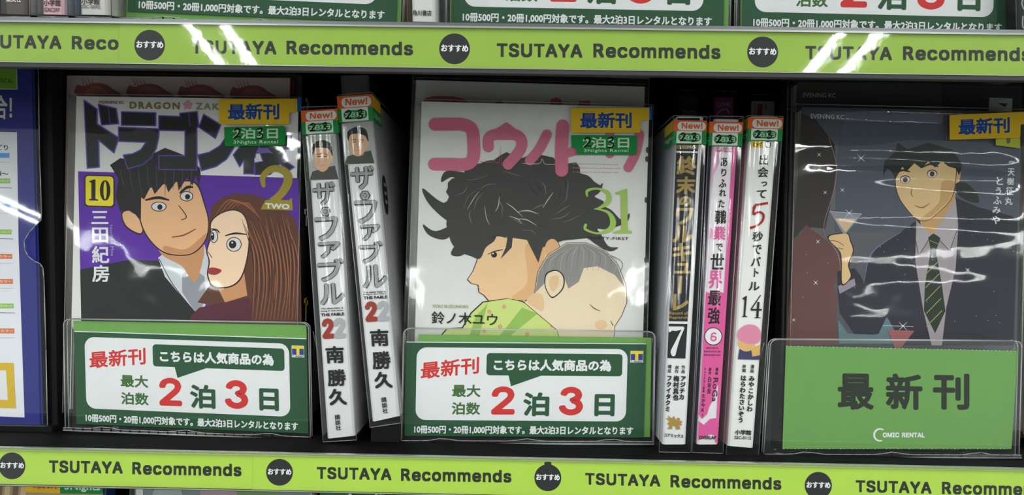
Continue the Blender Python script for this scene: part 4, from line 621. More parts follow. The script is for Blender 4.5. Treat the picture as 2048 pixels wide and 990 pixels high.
def new_sticker(T, d, xl, xr, yt, ym, yb, sl, left_word=None, right_word=None, lw=24, rw=24, k=0.0):
    """orange and green band wrapped round the sleeve of a spine"""
    q = Print(T, d - 2.2); W = xr - xl; f = lambda x, y: (x + k * (y - yt), y + sl * (x - xl))
    R = lambda x0, y0, x1, y1, r: [f(x, y) for x, y in rrect(x0, y0, x1, y1, r)]
    def wing(x, s, yA, yB, mat, dep):
        a = q.p(*f(x, yA)); b = q.p(*f(x, yB)); a.y += 0.05; b.y += 0.05
        D = Vector((0, dep, 0)); q.mb.face([a, a + D, b + D, b], mat); return a, b
    for x, s, dep in ((xl, -1, lw), (xr, 1, rw)):
        wing(x, s, yt, ym, STYEL, dep); wing(x, s, ym, yb, SGRN, dep)
    q.poly([f(xl, yt), f(xr, yt), f(xr, ym), f(xl, ym)], ORANGE)
    q.poly([f(xl, ym), f(xr, ym), f(xr, yb), f(xl, yb)], SGRN)
    q.poly([f(xl + W * .1, ym), f(xr - W * .14, ym), f(xr - W * .14, yb - 1.5), f(xl + W * .1, yb - 1.5)], PAPER)
    h = ym - yt; q.poly(R(xl + W * .12, yt + h * .14, xr - 2, ym - 1.5, h * .36), PAPER)
    x0, y0 = f(xl + W * .24, yt + h * .24); x1, y1 = f(xr - W * .13, yt + h * .24); q.text('New!', x0, y0, x1, y1, h * .55, ORANGE, 0.0, heavy=True)
    h = yb - ym; q.poly(R(xl + W * .15, ym + h * .16, xr - W * .17, yb - h * .2, h * .3), SGRN)
    x0, y0 = f(xl + W * .2, ym + h * .27); x1, y1 = f(xr - W * .23, ym + h * .27); q.text('2泊3日', x0, y0, x1, y1, h * .4, PAPER, 0.15)
    handwritten(q, *f(xl + W * .29, ym + h * .48), h * .32, 3, 2); handwritten(q, *f(xl + W * .62, ym + h * .48), h * .32, 3, 3)
    # words on the wrapped sides
    for word, x, sgn, dep in ((left_word, xl, -1, lw), (right_word, xr, 1, rw)):
        if not word: continue
        P, F, _a = glyphs(word); ax, bx = min(p[0] for p in P), max(p[0] for p in P); ay, by = min(p[1] for p in P), max(p[1] for p in P)
        a = q.p(*f(x, ym + h * .28)); b = q.p(*f(x, yb - h * .28)); V = []
        for px_, py_ in P:
            u = (px_ - ax) / (bx - ax); v = (by - py_) / (by - ay); p = a + (b - a) * v
            yy = dep * (1 - u) * .92 if sgn < 0 else dep * (.05 + u * .85)
            V.append(Vector((p.x + sgn * .05, a.y + yy, p.z)))
        q.mb.mesh(V, F, PAPER)
    q.build('new_sticker', 'orange and green sticker with handwritten black figures')

def fits(q, items, mat, bold, dx=0.0, sl=0.0):
    for it in items:
        c, x0, y0, x1, y1 = it[:5]; mm = it[5] if len(it) > 5 else mat
        q.text(c, x0, y0 - sl * 0, x1, y0 + sl * (x1 - x0), y1 - y0, mm, bold, dx=dx * (y1 - y0))

SK = ink((222, 178, 142)); SK2 = ink((196, 146, 110)); HAIRK = ink((34, 33, 34)); GREYT = ink((150, 151, 153)); SPW = ink((222, 221, 222)); SPDK = ink((44, 42, 42))
def grey_title(q, items, dx, sl):
    fits(q, items, SPDK, 2.6, dx, sl)
    fits(q, items, GREYT, 1.0, dx, sl)
def fable_spine(T, d, o, items, nut, small, fab, two, names, pub, portrait):
    q = Print(T, d - 0.25)
    x, y, w_, h = portrait                      # plain portrait of a dark-haired man
    q.poly([(x, y), (x + w_, y - 3), (x + w_ + 6, y + h - 3), (x + 6, y + h)], ink((176, 176, 172)))
    q.poly([(x + .1 * w_, y + .99 * h), (x + .2 * w_, y + .8 * h), (x + .55 * w_, y + .72 * h), (x + .98 * w_, y + .66 * h), (x + w_ + 6, y + .97 * h)], ink((72, 74, 66)))
    q.poly(ell(x + .55 * w_, y + .47 * h, .29 * w_, .33 * h), SK, True)
    q.poly([(x + .22 * w_, y + .42 * h), (x + .2 * w_, y + .2 * h), (x + .5 * w_, y + .08 * h), (x + .82 * w_, y + .16 * h), (x + .9 * w_, y + .46 * h), (x + .78 * w_, y + .3 * h), (x + .5 * w_, y + .25 * h), (x + .3 * w_, y + .28 * h)], HAIRK, True)
    for ex in (.43, .65): q.stroke([(x + (ex - .06) * w_, y + .45 * h), (x + (ex + .06) * w_, y + .45 * h)], SPDK, 1.4)
    q.stroke([(x + .47 * w_, y + .66 * h), (x + .6 * w_, y + .655 * h)], SK2, 1.4)
    q.poly(ell(x + .86 * w_, y + .5 * h, .05 * w_, .08 * h), SK); q.stroke([(x + .53 * w_, y + .46 * h, .8), (x + .51 * w_, y + .56 * h, 1.3), (x + .55 * w_, y + .57 * h, .8)], SK2)
    for ex in (.42, .66): q.stroke([(x + (ex - .08) * w_, y + (.41 if ex < .5 else .39) * h, .8), (x + (ex + .08) * w_, y + (.39 if ex < .5 else .41) * h, 1.8)], SPDK)
    grey_title(q, items, .067, -.05)
    nx, ny = nut; q.poly(ell(nx, ny, 11, 11, 6), SPDK); q.poly(ell(nx, ny, 9, 9, 6), GREYT); q.poly(ell(nx, ny, 4.5, 4.5, 14), SPDK); q.poly(ell(nx, ny, 3.2, 3.2, 14), GREYT)
    fits(q, [('The silent killer is',) + small[0], ('living in this town.',) + small[1]], SPDK, .2, .067, -.05)
    fits(q, [('THE FABLE',) + fab], INK, .45, .067, -.05)
    x0, y0, x1, y1 = two; xm = (x0 + x1) / 2
    q.text('2', x0, y0, xm - .5, y0 - 1, y1 - y0, ink((150, 52, 38)), .8, dx=2, heavy=True); q.text('2', xm + .5, y0 - 1, x1, y0 - 2, y1 - y0, ink((164, 166, 168)), .8, dx=2, heavy=True)
    fits(q, names, INK, 1.5, .067, -.03)
    q.column('講談社', *pub, 11, SPDK, .3)
    q.build('spine_lettering')

SPINEW = ink((214, 213, 214), 0.35, 0.5); SIDEW = ink((196, 194, 196), 0.4)
F1 = spine_book('comic_book', 'white spined comic with grey blocky title, nearer the purple cover of the two tilted twins', 0,
    [(610, 222), (668, 219), (710, 872), (654, 877)], [(601, 214), (673, 212), (713, 880), (646, 884)], 26, SPINEW, SIDEW, SIDEW, 'two matching tilted comics')
new_sticker(F1, 26, 602, 674, 221.5, 244, 270, -.06, None, '2泊4日', 10, 24, .07)
fable_spine(F1, 26, 0, [('ザ', 624, 365, 669, 412), ('フ', 629, 435, 675, 482), ('ァ', 636, 485, 680, 517), ('ブ', 634, 519, 687, 564), ('ル', 638, 568, 687, 610)], (651, 423),
    [(641.6, 616, 686, 619), (641.6, 621, 687, 624.5)], (641.6, 627, 688, 633), (644, 638, 689, 677),
    [('南', 650.5, 693, 686.5, 727), ('勝', 654, 739, 690.5, 773), ('久', 656.6, 778, 692, 811)], (674, 829, 677, 861), (613, 273, 58, 88))
F2 = spine_book('comic_book', 'white spined comic with grey blocky title, set higher and leaning, beside the white cover', 0,
    [(681, 196), (740, 192), (799, 833), (744, 843)], [(676, 190), (742.5, 184), (802, 846), (740, 855)], 27, SPINEW, SIDEW, SIDEW, 'two matching tilted comics')
new_sticker(F2, 27, 673.5, 743, 192.7, 218, 246, -.07, None, '2泊4日', 10, 26, .08)
fable_spine(F2, 27, 0, [('ザ', 700, 333, 747, 380), ('フ', 708, 402, 754, 448), ('ァ', 720, 450, 760, 482), ('ブ', 717, 484, 765, 527), ('ル', 723, 531, 772, 577)], (730, 391),
    [(726.6, 583, 771, 587), (726.6, 588, 772, 591)], (727, 593, 774, 599), (730, 604, 776.7, 643),
    [('南', 739.5, 659, 776, 693), ('勝', 743.6, 703, 780, 739), ('久', 747.6, 744, 783.5, 777)], (767, 794, 771, 827), (683, 247, 60, 82))
# the dark oval mark printed on the side board of the taller twin
m = MB(); a = F2.at(757, 385, 27); sx = (800 - 742) / 641
cz = a.z; cxr = F2.at(759.8, 385, 27).x
P = [(cxr + .05 + .015 * 0, 18 + 6.5 * math.cos(t), cz + 11.5 * math.sin(t)) for t in [2 * math.pi * k / 24 for k in range(24)]]
def tilt_x(p, T_, top, bot, d):
    A = T_.at(*top, d); B = T_.at(*bot, d); t = (p[2] - B.z) / (A.z - B.z); return Vector((B.x + (A.x - B.x) * t + .12, p[1], p[2]))
m.face([tilt_x(p, F2, (742, 192), (800, 833), 27) for p in P], BLACK)
for k in range(3):
    zc = cz + 6 - 5 * k; m.face([tilt_x((0, yy, zz), F2, (742, 192), (800, 833), 27) + Vector((.05, 0, 0)) for yy, zz in ((14.5, zc + 1), (21.5, zc + 1), (21.5, zc - 1), (14.5, zc - 1))], GREYT)
m.build('side_mark', F2, 'black oval printed mark')
# small plinth the taller twin stands on
foot = F2.at(772, 838, 27)
m = MB(); m.box(foot.x - 9, foot.x + 7, 4, 120, -F2.o.z + BT + .1, -2.5, CASEBLK); m.build('book_support', F2, 'dark block under the book')

# --- three spines between the white cover and the dark cover
B1 = spine_book('comic_book', 'comic with gold title on black spine, first of three beside the white cover', 0,
    [(1354, 233), (1408, 234), (1372, 889), (1325, 889)], [(1347, 231), (1414, 233), (1382, 905), (1318, 904)], 21, ink((222, 221, 224), .35, .5), ink((188, 190, 198)), SIDEW)
new_sticker(B1, 21, 1347.5, 1414, 240, 261.5, 287.5, .02, 'Nights', None, 27, 12, -.035)
q = Print(B1, 20.75); BK = ink((26, 28, 32)); GOLD = ink((158, 134, 72))
def sx1(y, off): return 1354 + (1325 - 1354) * (y - 233) / 656 + off
q.poly([(sx1(236, 1), 236), (sx1(236, 46), 236), (sx1(717, 38), 717), (sx1(717, 2), 716)], BK)
q.poly([(sx1(290, 2), 289), (sx1(290, 46), 290), (sx1(298, 45.5), 299), (sx1(298, 2), 298)], ink((120, 108, 62))); q.text('COMIX', sx1(294, 14), 291, sx1(294, 36), 291.5, 6, SPW, .1)
q.stroke([(sx1(304, 2), 303.5), (sx1(304, 45), 304.5)], SPW, 3.6, smooth=False)
fits(q, [('終', 1354.5, 312, 1394, 350), ('末', 1353.5, 353, 1392, 388), ('の', 1359, 392, 1383, 412), ('ワ', 1352, 415.5, 1387, 449), ('ル', 1346.5, 452, 1387, 485), ('キ', 1346, 486, 1384.5, 523), ('ュ', 1350, 526, 1382, 547), ('レ', 1347, 588, 1378, 621)], GOLD, 1.7, -.05)
q.stroke([(1361.5, 552), (1359.5, 587)], GOLD, 7, smooth=False)
q.text('Record of', 1339, 622.7, 1376, 623, 6.6, GOLD, .2); q.text('Ragnarok', 1339, 631.8, 1376, 632, 7, GOLD, .2)
q.stroke([(1336.5, 645), (1378, 645.5)], SPW, 4.6, smooth=False)
q.stroke([(1339, 664, 3), (1340.5, 657, 8), (1352, 657.5, 9), (1367, 655.5, 5)], SPW, smooth=False)
q.stroke([(1367, 656, 4), (1358, 675, 5.5), (1351, 692, 8.5), (1347, 703, 11), (1347, 708, 9)], SPW, cap=True)
q.column('作画', 1367, 730, 1366, 747, 7.5, INK, .2); q.column('アジチカ', 1367, 751, 1363, 800, 11, INK, .7)
q.column('原作', 1354.5, 731, 1353, 747, 7.5, INK, .2); q.column('梅村真也', 1353, 751, 1351, 801, 11.5, INK, .7)
q.column('構成', 1339.5, 729, 1338.5, 746, 7.5, INK, .2); q.column('フクイタクミ', 1339, 750, 1335, 824, 10.5, INK, .7)
zz = Z(1300, 640, 3.413)   # small gold winged emblem
q.poly(zz([(150, 745), (118, 742), (135, 725), (118, 705), (135, 695), (108, 668), (130, 672), (120, 650), (150, 672), (165, 655), (178, 690), (190, 665), (205, 672), (200, 690), (222, 690), (212, 705), (218, 720), (200, 718), (205, 745), (180, 748), (172, 722), (150, 725)]), ink((166, 132, 60)))
q.text('コアミックス', 1328, 866, 1367, 869, 7.5, INK, .3)
q.build('spine_lettering')
B2 = spine_book('comic_book', 'comic with a pink and white spine, middle of the three standing together', 0,
    [(1428, 238), (1479, 239), (1436, 889), (1394, 889)], [(1420, 232), (1487, 233), (1446, 907), (1384, 905)], 21, ink((224, 216, 222), .35, .5), ink((62, 50, 92)), ink((206, 76, 140)))
new_sticker(B2, 21, 1419.7, 1486.3, 243, 265.5, 291.5, .02, 's', None, 9, 10, -.045)
q = Print(B2, 20.75); PK = ink((214, 84, 150)); PKL = ink((226, 170, 200))
def sx2(y, off): return 1428 + (1394 - 1428) * (y - 238) / 651 + off
q.poly([(sx2(292, 40), 292), (sx2(292, 48.5), 292), (sx2(885, 41), 885), (sx2(885, 36), 885)], PK)
q.poly([(sx2(292, 1.5), 292), (sx2(292, 10), 292), (sx2(330, 16), 325), (sx2(350, 4), 352), (sx2(380, 1.5), 380)], PKL)
q.poly([(1419, 455), (1425, 458), (1427, 468), (1424, 476), (1417, 478)], PKL)
q.poly([(sx2(580, 1.5), 583), (sx2(580, 12), 588), (sx2(580, 25), 582), (sx2(580, 40), 587), (sx2(690, 39), 700), (sx2(760, 38), 765), (1434, 772), (1426, 800), (1419, 812), (1414, 828), (1404, 838), (1397, 828), (sx2(800, 1.5), 800)], PK)
q.poly([(1397, 842), (1408, 850), (1420, 838), (1432, 836), (1438, 850), (1434, 872), (1420, 868), (1404, 878), (1396, 880)], PK)
q.text('GARDO', 1433, 294.5, 1465.5, 295.5, 9.5, PK, .35)
fits(q, [('あ', 1442, 314, 1456, 333), ('り', 1443, 337, 1453.5, 353), ('ふ', 1438.5, 358, 1453.5, 375), ('れ', 1439, 378, 1453, 393), ('た', 1437.5, 399, 1450, 415), ('で', 1432, 487, 1446, 502)], INK, .5, -.06)
fits(q, [('職', 1430, 420, 1453.5, 448), ('業', 1427.5, 453, 1452, 480, PK), ('世', 1422, 507, 1449, 539), ('界', 1418.5, 541, 1446, 577, PK), ('最', 1417, 581, 1443, 611), ('強', 1416.5, 615, 1441, 648)], INK, .9, -.06)
q.poly(ell(1426.6, 672.8, 18, 18, 36), INK); q.poly(ell(1426.6, 672.8, 16.3, 16.3, 36), SPW); q.stroke(ell(1427, 677, 4.8, 4.2, 18), PK, 3.4, closed=True, n=2); q.stroke([(1422.6, 676), (1423.5, 669), (1428, 666.2), (1432.5, 668)], PK, 3.2)
for k, t in enumerate(('ARIFURETA', 'SHOKUGYOU DE', 'SEKAISAIKYOU')): q.text(t, 1408 + (4 if k == 0 else 0), 694 + k * 7, 1441 - (4 if k == 0 else 0), 694.5 + k * 7, 3.6, INK, .1)
q.column('漫画', 1434, 735, 1433, 750, 6, INK, .2)
P_, F_, a_ = glyphs('RoGa')
q.k += 1; q.mb.mesh([q.p(1427 + 14 * b - a * 1.5, 754 + a / max(p[0] for p in P_) * 49) for a, b in P_], F_, INK)
q.k += 1; q.mb.mesh([q.p(1427.4 + 14 * b - a * 1.5, 754.4 + a / max(p[0] for p in P_) * 49) for a, b in P_], F_, INK)
q.column('原作', 1420.5, 735, 1419.5, 750, 5.5, INK, .2); q.column('白米良', 1419.5, 753, 1417.5, 788, 8, INK, .3)
q.column('キャラクター原案', 1410.5, 735, 1407, 785, 4.6, INK, .1); q.column('たかやKi', 1407.5, 787, 1405, 834, 8, INK, .3)
q.text('OVERLAP', 1398.5, 871.5, 1432, 872, 6.8, INK, .35)
q.build('spine_lettering')
B3 = spine_book('comic_book', 'white spined comic with a red figure five, next to the dark cover', 0,
    [(1501, 233), (1558, 234), (1507, 896), (1455, 892)], [(1496, 231), (1567, 233), (1517, 912), (1452, 909)], 21, ink((226, 225, 222), .35, .5), ink((208, 180, 190)), SIDEW)
new_sticker(B3, 21, 1497, 1566.5, 234.5, 257, 281, .02, 'ts', None, 11, 12, -.05)
q = Print(B3, 20.75)
q.poly([(1503, 281), (1527, 282), (1526, 296), (1502, 295)], YEL); q.text('ビッグ', 1506, 284, 1524, 284, 9, INK, .4); q.poly(ell(1536, 289, 6, 7), SPDK); q.poly(ell(1536, 289, 4, 5), SPW)
fits(q, [('出', 1519.6, 309, 1537.5, 330), ('会', 1516, 334, 1537.5, 354.7), ('っ', 1523, 363, 1534.7, 372.6), ('て', 1514, 380, 1533.5, 396.6), ('秒', 1505.8, 463, 1526.5, 483), ('で', 1505.8, 489.6, 1523.5, 508.6), ('バ', 1503, 513.6, 1522, 532.6), ('ト', 1508.6, 536, 1517.7, 554), ('ル', 1498, 563.7, 1519.7, 581)], INK, .55, -.06)
RED5 = ink((164, 28, 34))
q.stroke([(1507, 418, 6), (1512, 410, 5), (1536, 406, 4.5)], RED5, smooth=False); q.stroke([(1509, 411, 3.5), (1507, 428, 4.5), (1518, 424, 5), (1527, 430, 5), (1524, 443, 4.5), (1512, 452, 4), (1500, 456, 6)], RED5)
q.poly([(1484, 597), (1492, 592), (1494, 592), (1490.5, 631), (1496, 634), (1483, 634), (1487, 631), (1489, 600)], INK)
q.stroke([(1521.5, 590, 1.8), (1502, 619, 2.5)], INK, smooth=False); q.stroke([(1502, 619.5), (1523.5, 619.5)], INK, 3.8, smooth=False); q.stroke([(1517, 604), (1514.5, 635)], INK, 4.6, smooth=False); q.stroke([(1509, 635.5), (1521, 635.5)], INK, 1.5, smooth=False)
z = Z(1300, 640, 3.413)   # plain small figure with a round pink hat
q.poly(z([(610, 200), (690, 190), (745, 200), (750, 272), (600, 268)]), ink((58, 60, 96))); q.poly(z([(690, 200), (752, 165), (750, 240), (700, 250)]), ink((214, 170, 92)))
q.poly(z([(605, 140), (700, 150), (715, 190), (660, 215), (615, 195)]), ink((218, 172, 110)), True)
q.poly(z([(597, 120), (605, 70), (660, 32), (725, 40), (758, 90), (745, 150), (690, 165), (630, 150)]), ink((214, 132, 162)), True)
q.column('漫画', 1505, 729, 1504, 746, 8, INK, .2); q.column('みやこかしわ', 1504, 751, 1499, 824, 12, INK, .6)
q.column('原案', 1488.5, 729, 1488, 745, 8, INK, .2); q.column('はらわたさいぞう', 1487.5, 750, 1481, 846, 12, INK, .6)
q.text('小学館', 1470, 859, 1502.5, 860.5, 10, INK, .5); q.text('SSC-0112', 1469, 871.5, 1502.5, 873, 6.5, INK, .2)
q.build('spine_lettering')

# --- rear row, seen above the front books
def rear_book(label, tl, tr, d, spine, side, art=None, group=None):
    a = on_plane(0, *tl, d); px_h = 182 / 182
    sx = (tl[0] - 1024) * .0; k = FPX / 545.0
    drop = 182 * k
    lean = -0.045 if tl[0] > 1024 else 0.06
    fr = [tl, tr, (tr[0] + lean * drop, tr[1] + drop), (tl[0] + lean * drop, tl[1] + drop)]
    sl = [(tl[0] - 3, tl[1] - 14), (tr[0] + 4, tr[1] - 13), (fr[2][0] + 4, fr[2][1] + 2), (fr[3][0] - 3, fr[3][1] + 2)]
    T = spine_book('rear_comic_book', label, 0, fr, sl, d, spine, side, side, group, deep=105)
    if art: q = Print(T, d - .25); art(q); q.build('spine_lettering')
    return T
rear_book('grey spined comic standing in the rear row behind the tilted white spines', (680, 151), (737, 150), 158, ink((232, 232, 230)), ink((200, 200, 200)))
rear_book('black spined comic in the rear row with faint grey letters', (1357, 193), (1398, 194), 152, ink((38, 38, 40)), ink((30, 30, 32)),
          lambda q: (q.poly([(1357.5, 193.5), (1397, 194.5), (1397, 207), (1358, 206)], ink((62, 62, 54))), q.text('ZENON', 1363, 220, 1393, 221, 9, ink((150, 150, 152)), .3)))
rear_book('magenta spined comic in the rear row', (1429, 195), (1469, 196), 152, ink((170, 62, 128)), ink((110, 34, 82)),
          lambda q: (q.text('COMIC', 1432, 204, 1464, 204.5, 9.5, ink((214, 196, 208)), .2), q.stroke([(1432, 232, 1.5), (1440, 222, 3), (1452, 218, 3), (1458, 226, 4)], ink((214, 196, 208)))))
rear_book('white spined comic in the rear row with a dark red side board', (1504, 202), (1551, 203), 152, ink((206, 196, 196)), ink((120, 26, 40)),
          lambda q: (q.column('コロナ', 1510, 206, 1509.5, 231, 6, ink((140, 60, 70)), .2), q.poly([(1515, 208), (1525, 208), (1524, 231), (1514, 230)], ink((158, 84, 92))), q.text('ル', 1529, 209, 1534, 210, 10, ink((140, 60, 70)), .4)))

# ------------------------------------------------------------------ comics shown cover out
def cover_book(label, row, tl, tr, d, thick, front, spine, group=None, h=182, film=True, seed=1, amp=0.8, ext=(2.5, 2.5, 5), name='comic_book', side='right', ripple=False):
    A = on_plane(row, *tl, d); B = on_plane(row, *tr, d); u = (B - A).normalized(); dn = Vector((u.z, 0, -u.x))
    base = (A + B) / 2 + dn * h
    T = Thing(name, label, 'book', row, base.x, d, base.z, group); A -= T.o; B -= T.o; C = B + dn * h; D_ = A + dn * h; Y = Vector((0, 1, 0))
    m = MB()
    m.hexa([A, B, C, D_, A + Y * .5, B + Y * .5, C + Y * .5, D_ + Y * .5], front)
    t = Y * (thick - .5); m.hexa([A + t, B + t, C + t, D_ + t, A + t + Y * .5, B + t + Y * .5, C + t + Y * .5, D_ + t + Y * .5], front)
    s0, s1 = (B, C) if side == 'right' else (A, D_); o = u * (.5 if side == 'right' else -.5)
    m.hexa([s0, s0 + o, s1 + o, s1, s0 + Y * thick, s0 + o + Y * thick, s1 + o + Y * thick, s1 + Y * thick], spine)
    m.build('cover', T)
    g = MB(); i = u * 1.0; g.hexa([A + i + dn + Y * .6, B - i + dn + Y * .6, C - i - dn + Y * .6, D_ + i - dn + Y * .6, A + i + dn + Y * (thick - .6), B - i + dn + Y * (thick - .6), C - i - dn + Y * (thick - .6), D_ + i - dn + Y * (thick - .6)], PAGES)
    g.build('pages', T)
    if film:
        l, r, tp = ext; m = MB(); Y1 = Vector((0, -1.0, 0))
        c = [A - u * l - dn * tp + Y1, B + u * r - dn * tp + Y1, C + u * r + dn * 2 + Y1, D_ - u * l + dn * 2 + Y1]
        film_sheet(m, c, 48, 120 if ripple else 56, amp, seed, 'ripple' if ripple else 'mix'); bk = Y * (thick + 1.6)
        m.face([c[0], c[0] + bk, c[3] + bk, c[3]], FILMSIDE); m.face([c[1], c[1] + bk, c[2] + bk, c[2]], FILMSIDE)
        for a, b in ((0, 3), (1, 2), (0, 1)): m.rod(c[a], c[b], .22, FILMEDGE)
        m.rod(c[0] + bk, c[1] + bk, .2, FILMEDGE); m.build('clear_sleeve', T)
    return T
def new_release_sticker(T, d, z, main, tab, blue, tx, green=None, gt=None, gn=None):
    q = Print(T, d - 2.5)
    q.poly(z(main), STYEL)
    if blue: q.poly(z(blue), STBLUE)
    (a, b), (c, e), (f_, g_) = z(tx); q.text('最新刊', a, b, c, e, g_ - b, ink((30, 76, 156)), 1.5)
    q.build('yellow_sticker', 'yellow sticker with blue characters')
    if green:
        q = Print(T, d - 2.55); q.poly(z(green), SGRN)
        (a, b), (c, e), (f_, g_) = z(gt); H = g_ - b; W = c - a; q.text('2泊3日', a, b, c, e, H, ink((206, 230, 200)), .8)
        handwritten(q, a + W * .1, b + H * .5, H * .48, 3.0, 2); handwritten(q, a + W * .6, b + H * .5, H * .5, 3.0, 3)
        (a, b), (c, e), (f_, g_) = z(gn); q.text('3Nights Rental', a, b, c, e, g_ - b, ink((214, 232, 208)), .15, track=.1)
        q.build('green_sticker', 'green sticker with white and handwritten black figures')

# --- purple comic, at left
z5 = Z(130, 140, 4.715); z4 = Z(370, 140, 4.715); za = Z(0, 330, 2.911)
PINKG = ink((206, 190, 188)); REDB = ink((160, 94, 86))
for k in range(2):
    bk = cover_book('pinkish grey comic with red scallop ornaments, standing right behind the purple comic' if k == 0 else 'comic at the very back of the stack behind the purple comic', 0,
        (134 + 3 * k, 151 + 3 * k), (580 + 3 * k, 156 + 3 * k), 61.5 + 17 * k, 14, PINKG, ink((128, 40, 34)), 'stack behind the purple comic', seed=5 + k)
    if k == 0:
        q = Print(bk, 61.4)
        for i in range(4):
            cx = 196 + 103.5 * i; cy = 176 + 1.6 * i
            q.poly([(cx - 40, cy + 16), (cx - 42, cy - 6), (cx - 30, cy - 4), (cx - 8, cy - 10), (cx + 14, cy - 8), (cx + 30, cy + 2), (cx + 40, cy + 8), (cx + 44, cy + 16)], REDB, True)
            q.poly([(cx - 24, cy + 16), (cx - 20, cy + 1), (cx, cy - 4), (cx + 22, cy + 6), (cx + 28, cy + 16)], ink((172, 112, 102)), True)
            for s in (-6, 0, 7, 14): q.stroke([(cx - 22 + s, cy - 6, 1.4), (cx - 26 + s, cy - 16, 1), (cx - 29 + s * 1.2, cy - 21, .4)], REDB)
            for s in range(4): q.stroke([(cx - 18 + s * 12, cy + 2 + s * 1.5), (cx - 14 + s * 12, cy + 14)], REDB, 1)
        q.build('cover_ornament', 'row of red scallop ornaments')
TL, TR = (153, 192.5), (597, 199)
c1 = cover_book('purple comic with a yellow volume box, a dark-suited man and a brown-haired woman', 0, TL, TR, 44, 14.5, ink((224, 222, 220), .35, .5), BLACK, seed=11, ext=(3.6, 2.2, 1.2))
B1L, B1R = (168.5, 650), (602.5, 655)
CL = [TL, TR, (603, 650), (162.5, 645)]
PURP = ink((92, 40, 164)); PURPL = ink((96, 66, 172)); SUIT = ink((34, 37, 38)); SKM = ink((236, 184, 138)); SKD = ink((206, 148, 104)); SKW = ink((248, 214, 182)); LINE = ink((44, 28, 26)); HB = ink((96, 56, 40)); HBL = ink((168, 100, 62)); MAROON = ink((88, 36, 54)); GREYS = ink((150, 152, 160)); SHIRT = ink((206, 210, 216))
q = Print(c1, 43.85, clip=CL)
q.poly([(154.5, 342.5), (597, 356), (604, 652), (160, 652)], PURP)
q.poly(za([(460, 610), (760, 550), (960, 560), (1130, 800), (1180, 930), (465, 930)]), SUIT)
q.poly(za([(920, 540), (1000, 480), (1190, 460), (1240, 640), (1180, 880), (1120, 840), (960, 650)]), SHIRT)
q.poly(za([(1060, 640), (1110, 590), (1190, 650), (1200, 760), (1160, 870), (1125, 840), (1060, 740)]), GREYS)
q.stroke(za([(925, 545), (1010, 700), (1130, 850)]), LINE, 1.5)
q.poly(za([(930, 430), (1180, 430), (1140, 680), (1060, 590), (940, 520)]), SKD, True)
# plain man: face, ear, hair
q.poly(za([(705, 290), (730, 262), (780, 270), (830, 330), (830, 400), (790, 400), (730, 360)]), LINE, True); q.poly(za([(712, 292), (734, 268), (778, 276), (825, 335), (825, 392), (790, 390), (735, 352)]), SKM, True)
q.poly(za([(805, 170), (900, 120), (1060, 90), (1150, 110), (1195, 230), (1218, 330), (1205, 430), (1150, 500), (1080, 528), (960, 515), (870, 440), (815, 330)]), LINE, True)
q.poly(za([(812, 176), (900, 126), (1060, 96), (1143, 116), (1188, 232), (1211, 330), (1198, 425), (1146, 493), (1080, 521), (963, 508), (876, 436), (822, 328)]), SKM, True)
q.poly(za([(960, 470), (1080, 490), (1196, 400), (1190, 440), (1146, 490), (1080, 519), (966, 507)]), SKD, True)
q.poly(za([(640, 0), (700, -40), (760, -30), (830, -90), (900, -70), (960, -100), (1040, -70), (1110, -40), (1165, 20), (1168, 60), (1160, 120), (1140, 60), (1120, 120), (1090, 70), (1040, 150), (1030, 90), (980, 160), (960, 100), (900, 170), (880, 120), (840, 200), (822, 190), (820, 330), (790, 290), (745, 262), (700, 270), (672, 180), (690, 80)]), HAIRK, False)
for i in range(9): q.stroke(za([(700 + i * 52, 20 - i * 5, 1), (712 + i * 50, 90, 1.6), (736 + i * 45, 140 + (i % 3) * 20, .6)]), ink((70, 70, 74)))
q.stroke(za([(845, 205, 3), (920, 190, 6), (985, 205, 3)]), INK); q.stroke(za([(1045, 165, 3), (1090, 130, 6), (1125, 130, 3)]), INK)
for ex, ey, rx, ry in ((925, 242, 40, 24), (1086, 182, 34, 25)):
    q.poly(za(ell(ex, ey, rx + 5, ry + 5)), LINE); q.poly(za(ell(ex, ey, rx, ry)), SPW); q.poly(za(ell(ex + 6, ey + 3, 15, 16)), INK)
q.stroke(za([(1040, 235, 1.5), (1085, 300, 2), (1055, 320, 1.5)]), LINE); q.stroke(za([(1000, 420, 2), (1070, 408, 3), (1140, 372, 2)]), ink((150, 70, 60)))
# plain woman: hair, face
q.poly(za([(1215, 330), (1232, 240), (1290, 190), (1370, 165), (1470, 172), (1560, 200), (1650, 240), (1720, 320), (1750, 420), (1762, 940), (1390, 940), (1250, 820), (1150, 800), (1220, 700), (1210, 500)]), HB)
q.poly(za([(1095, 940), (1110, 880), (1160, 830), (1300, 800), (1450, 775), (1480, 850), (1470, 940)]), MAROON, False)
q.poly(za([(1260, 700), (1420, 620), (1440, 760), (1310, 800)]), SKD)
q.poly(za([(1225, 330), (1290, 275), (1370, 258), (1430, 300), (1455, 420), (1440, 560), (1400, 670), (1330, 715), (1240, 710), (1205, 640), (1215, 560), (1200, 500), (1222, 420)]), LINE, True)
q.poly(za([(1232, 334), (1292, 282), (1368, 266), (1424, 304), (1447, 420), (1432, 558), (1394, 663), (1328, 707), (1244, 702), (1213, 640), (1222, 562), (1208, 502), (1229, 422)]), SKW, True)
q.stroke(za([(1310, 412, 2), (1370, 398, 4), (1435, 405, 2)]), INK); q.stroke(za([(1228, 372, 2), (1262, 378, 3), (1278, 396, 2)]), INK)
for ex, ey, rx, ry in ((1362, 462, 40, 38), (1245, 415, 20, 34)):
    q.poly(za(ell(ex, ey, rx + 5, ry + 5)), LINE); q.poly(za(ell(ex, ey, rx, ry)), SPW); q.poly(za(ell(ex - 8, ey, rx * .55, 24)), INK); q.poly(za(ell(ex - 10, ey - 10, 5, 6)), SPW)
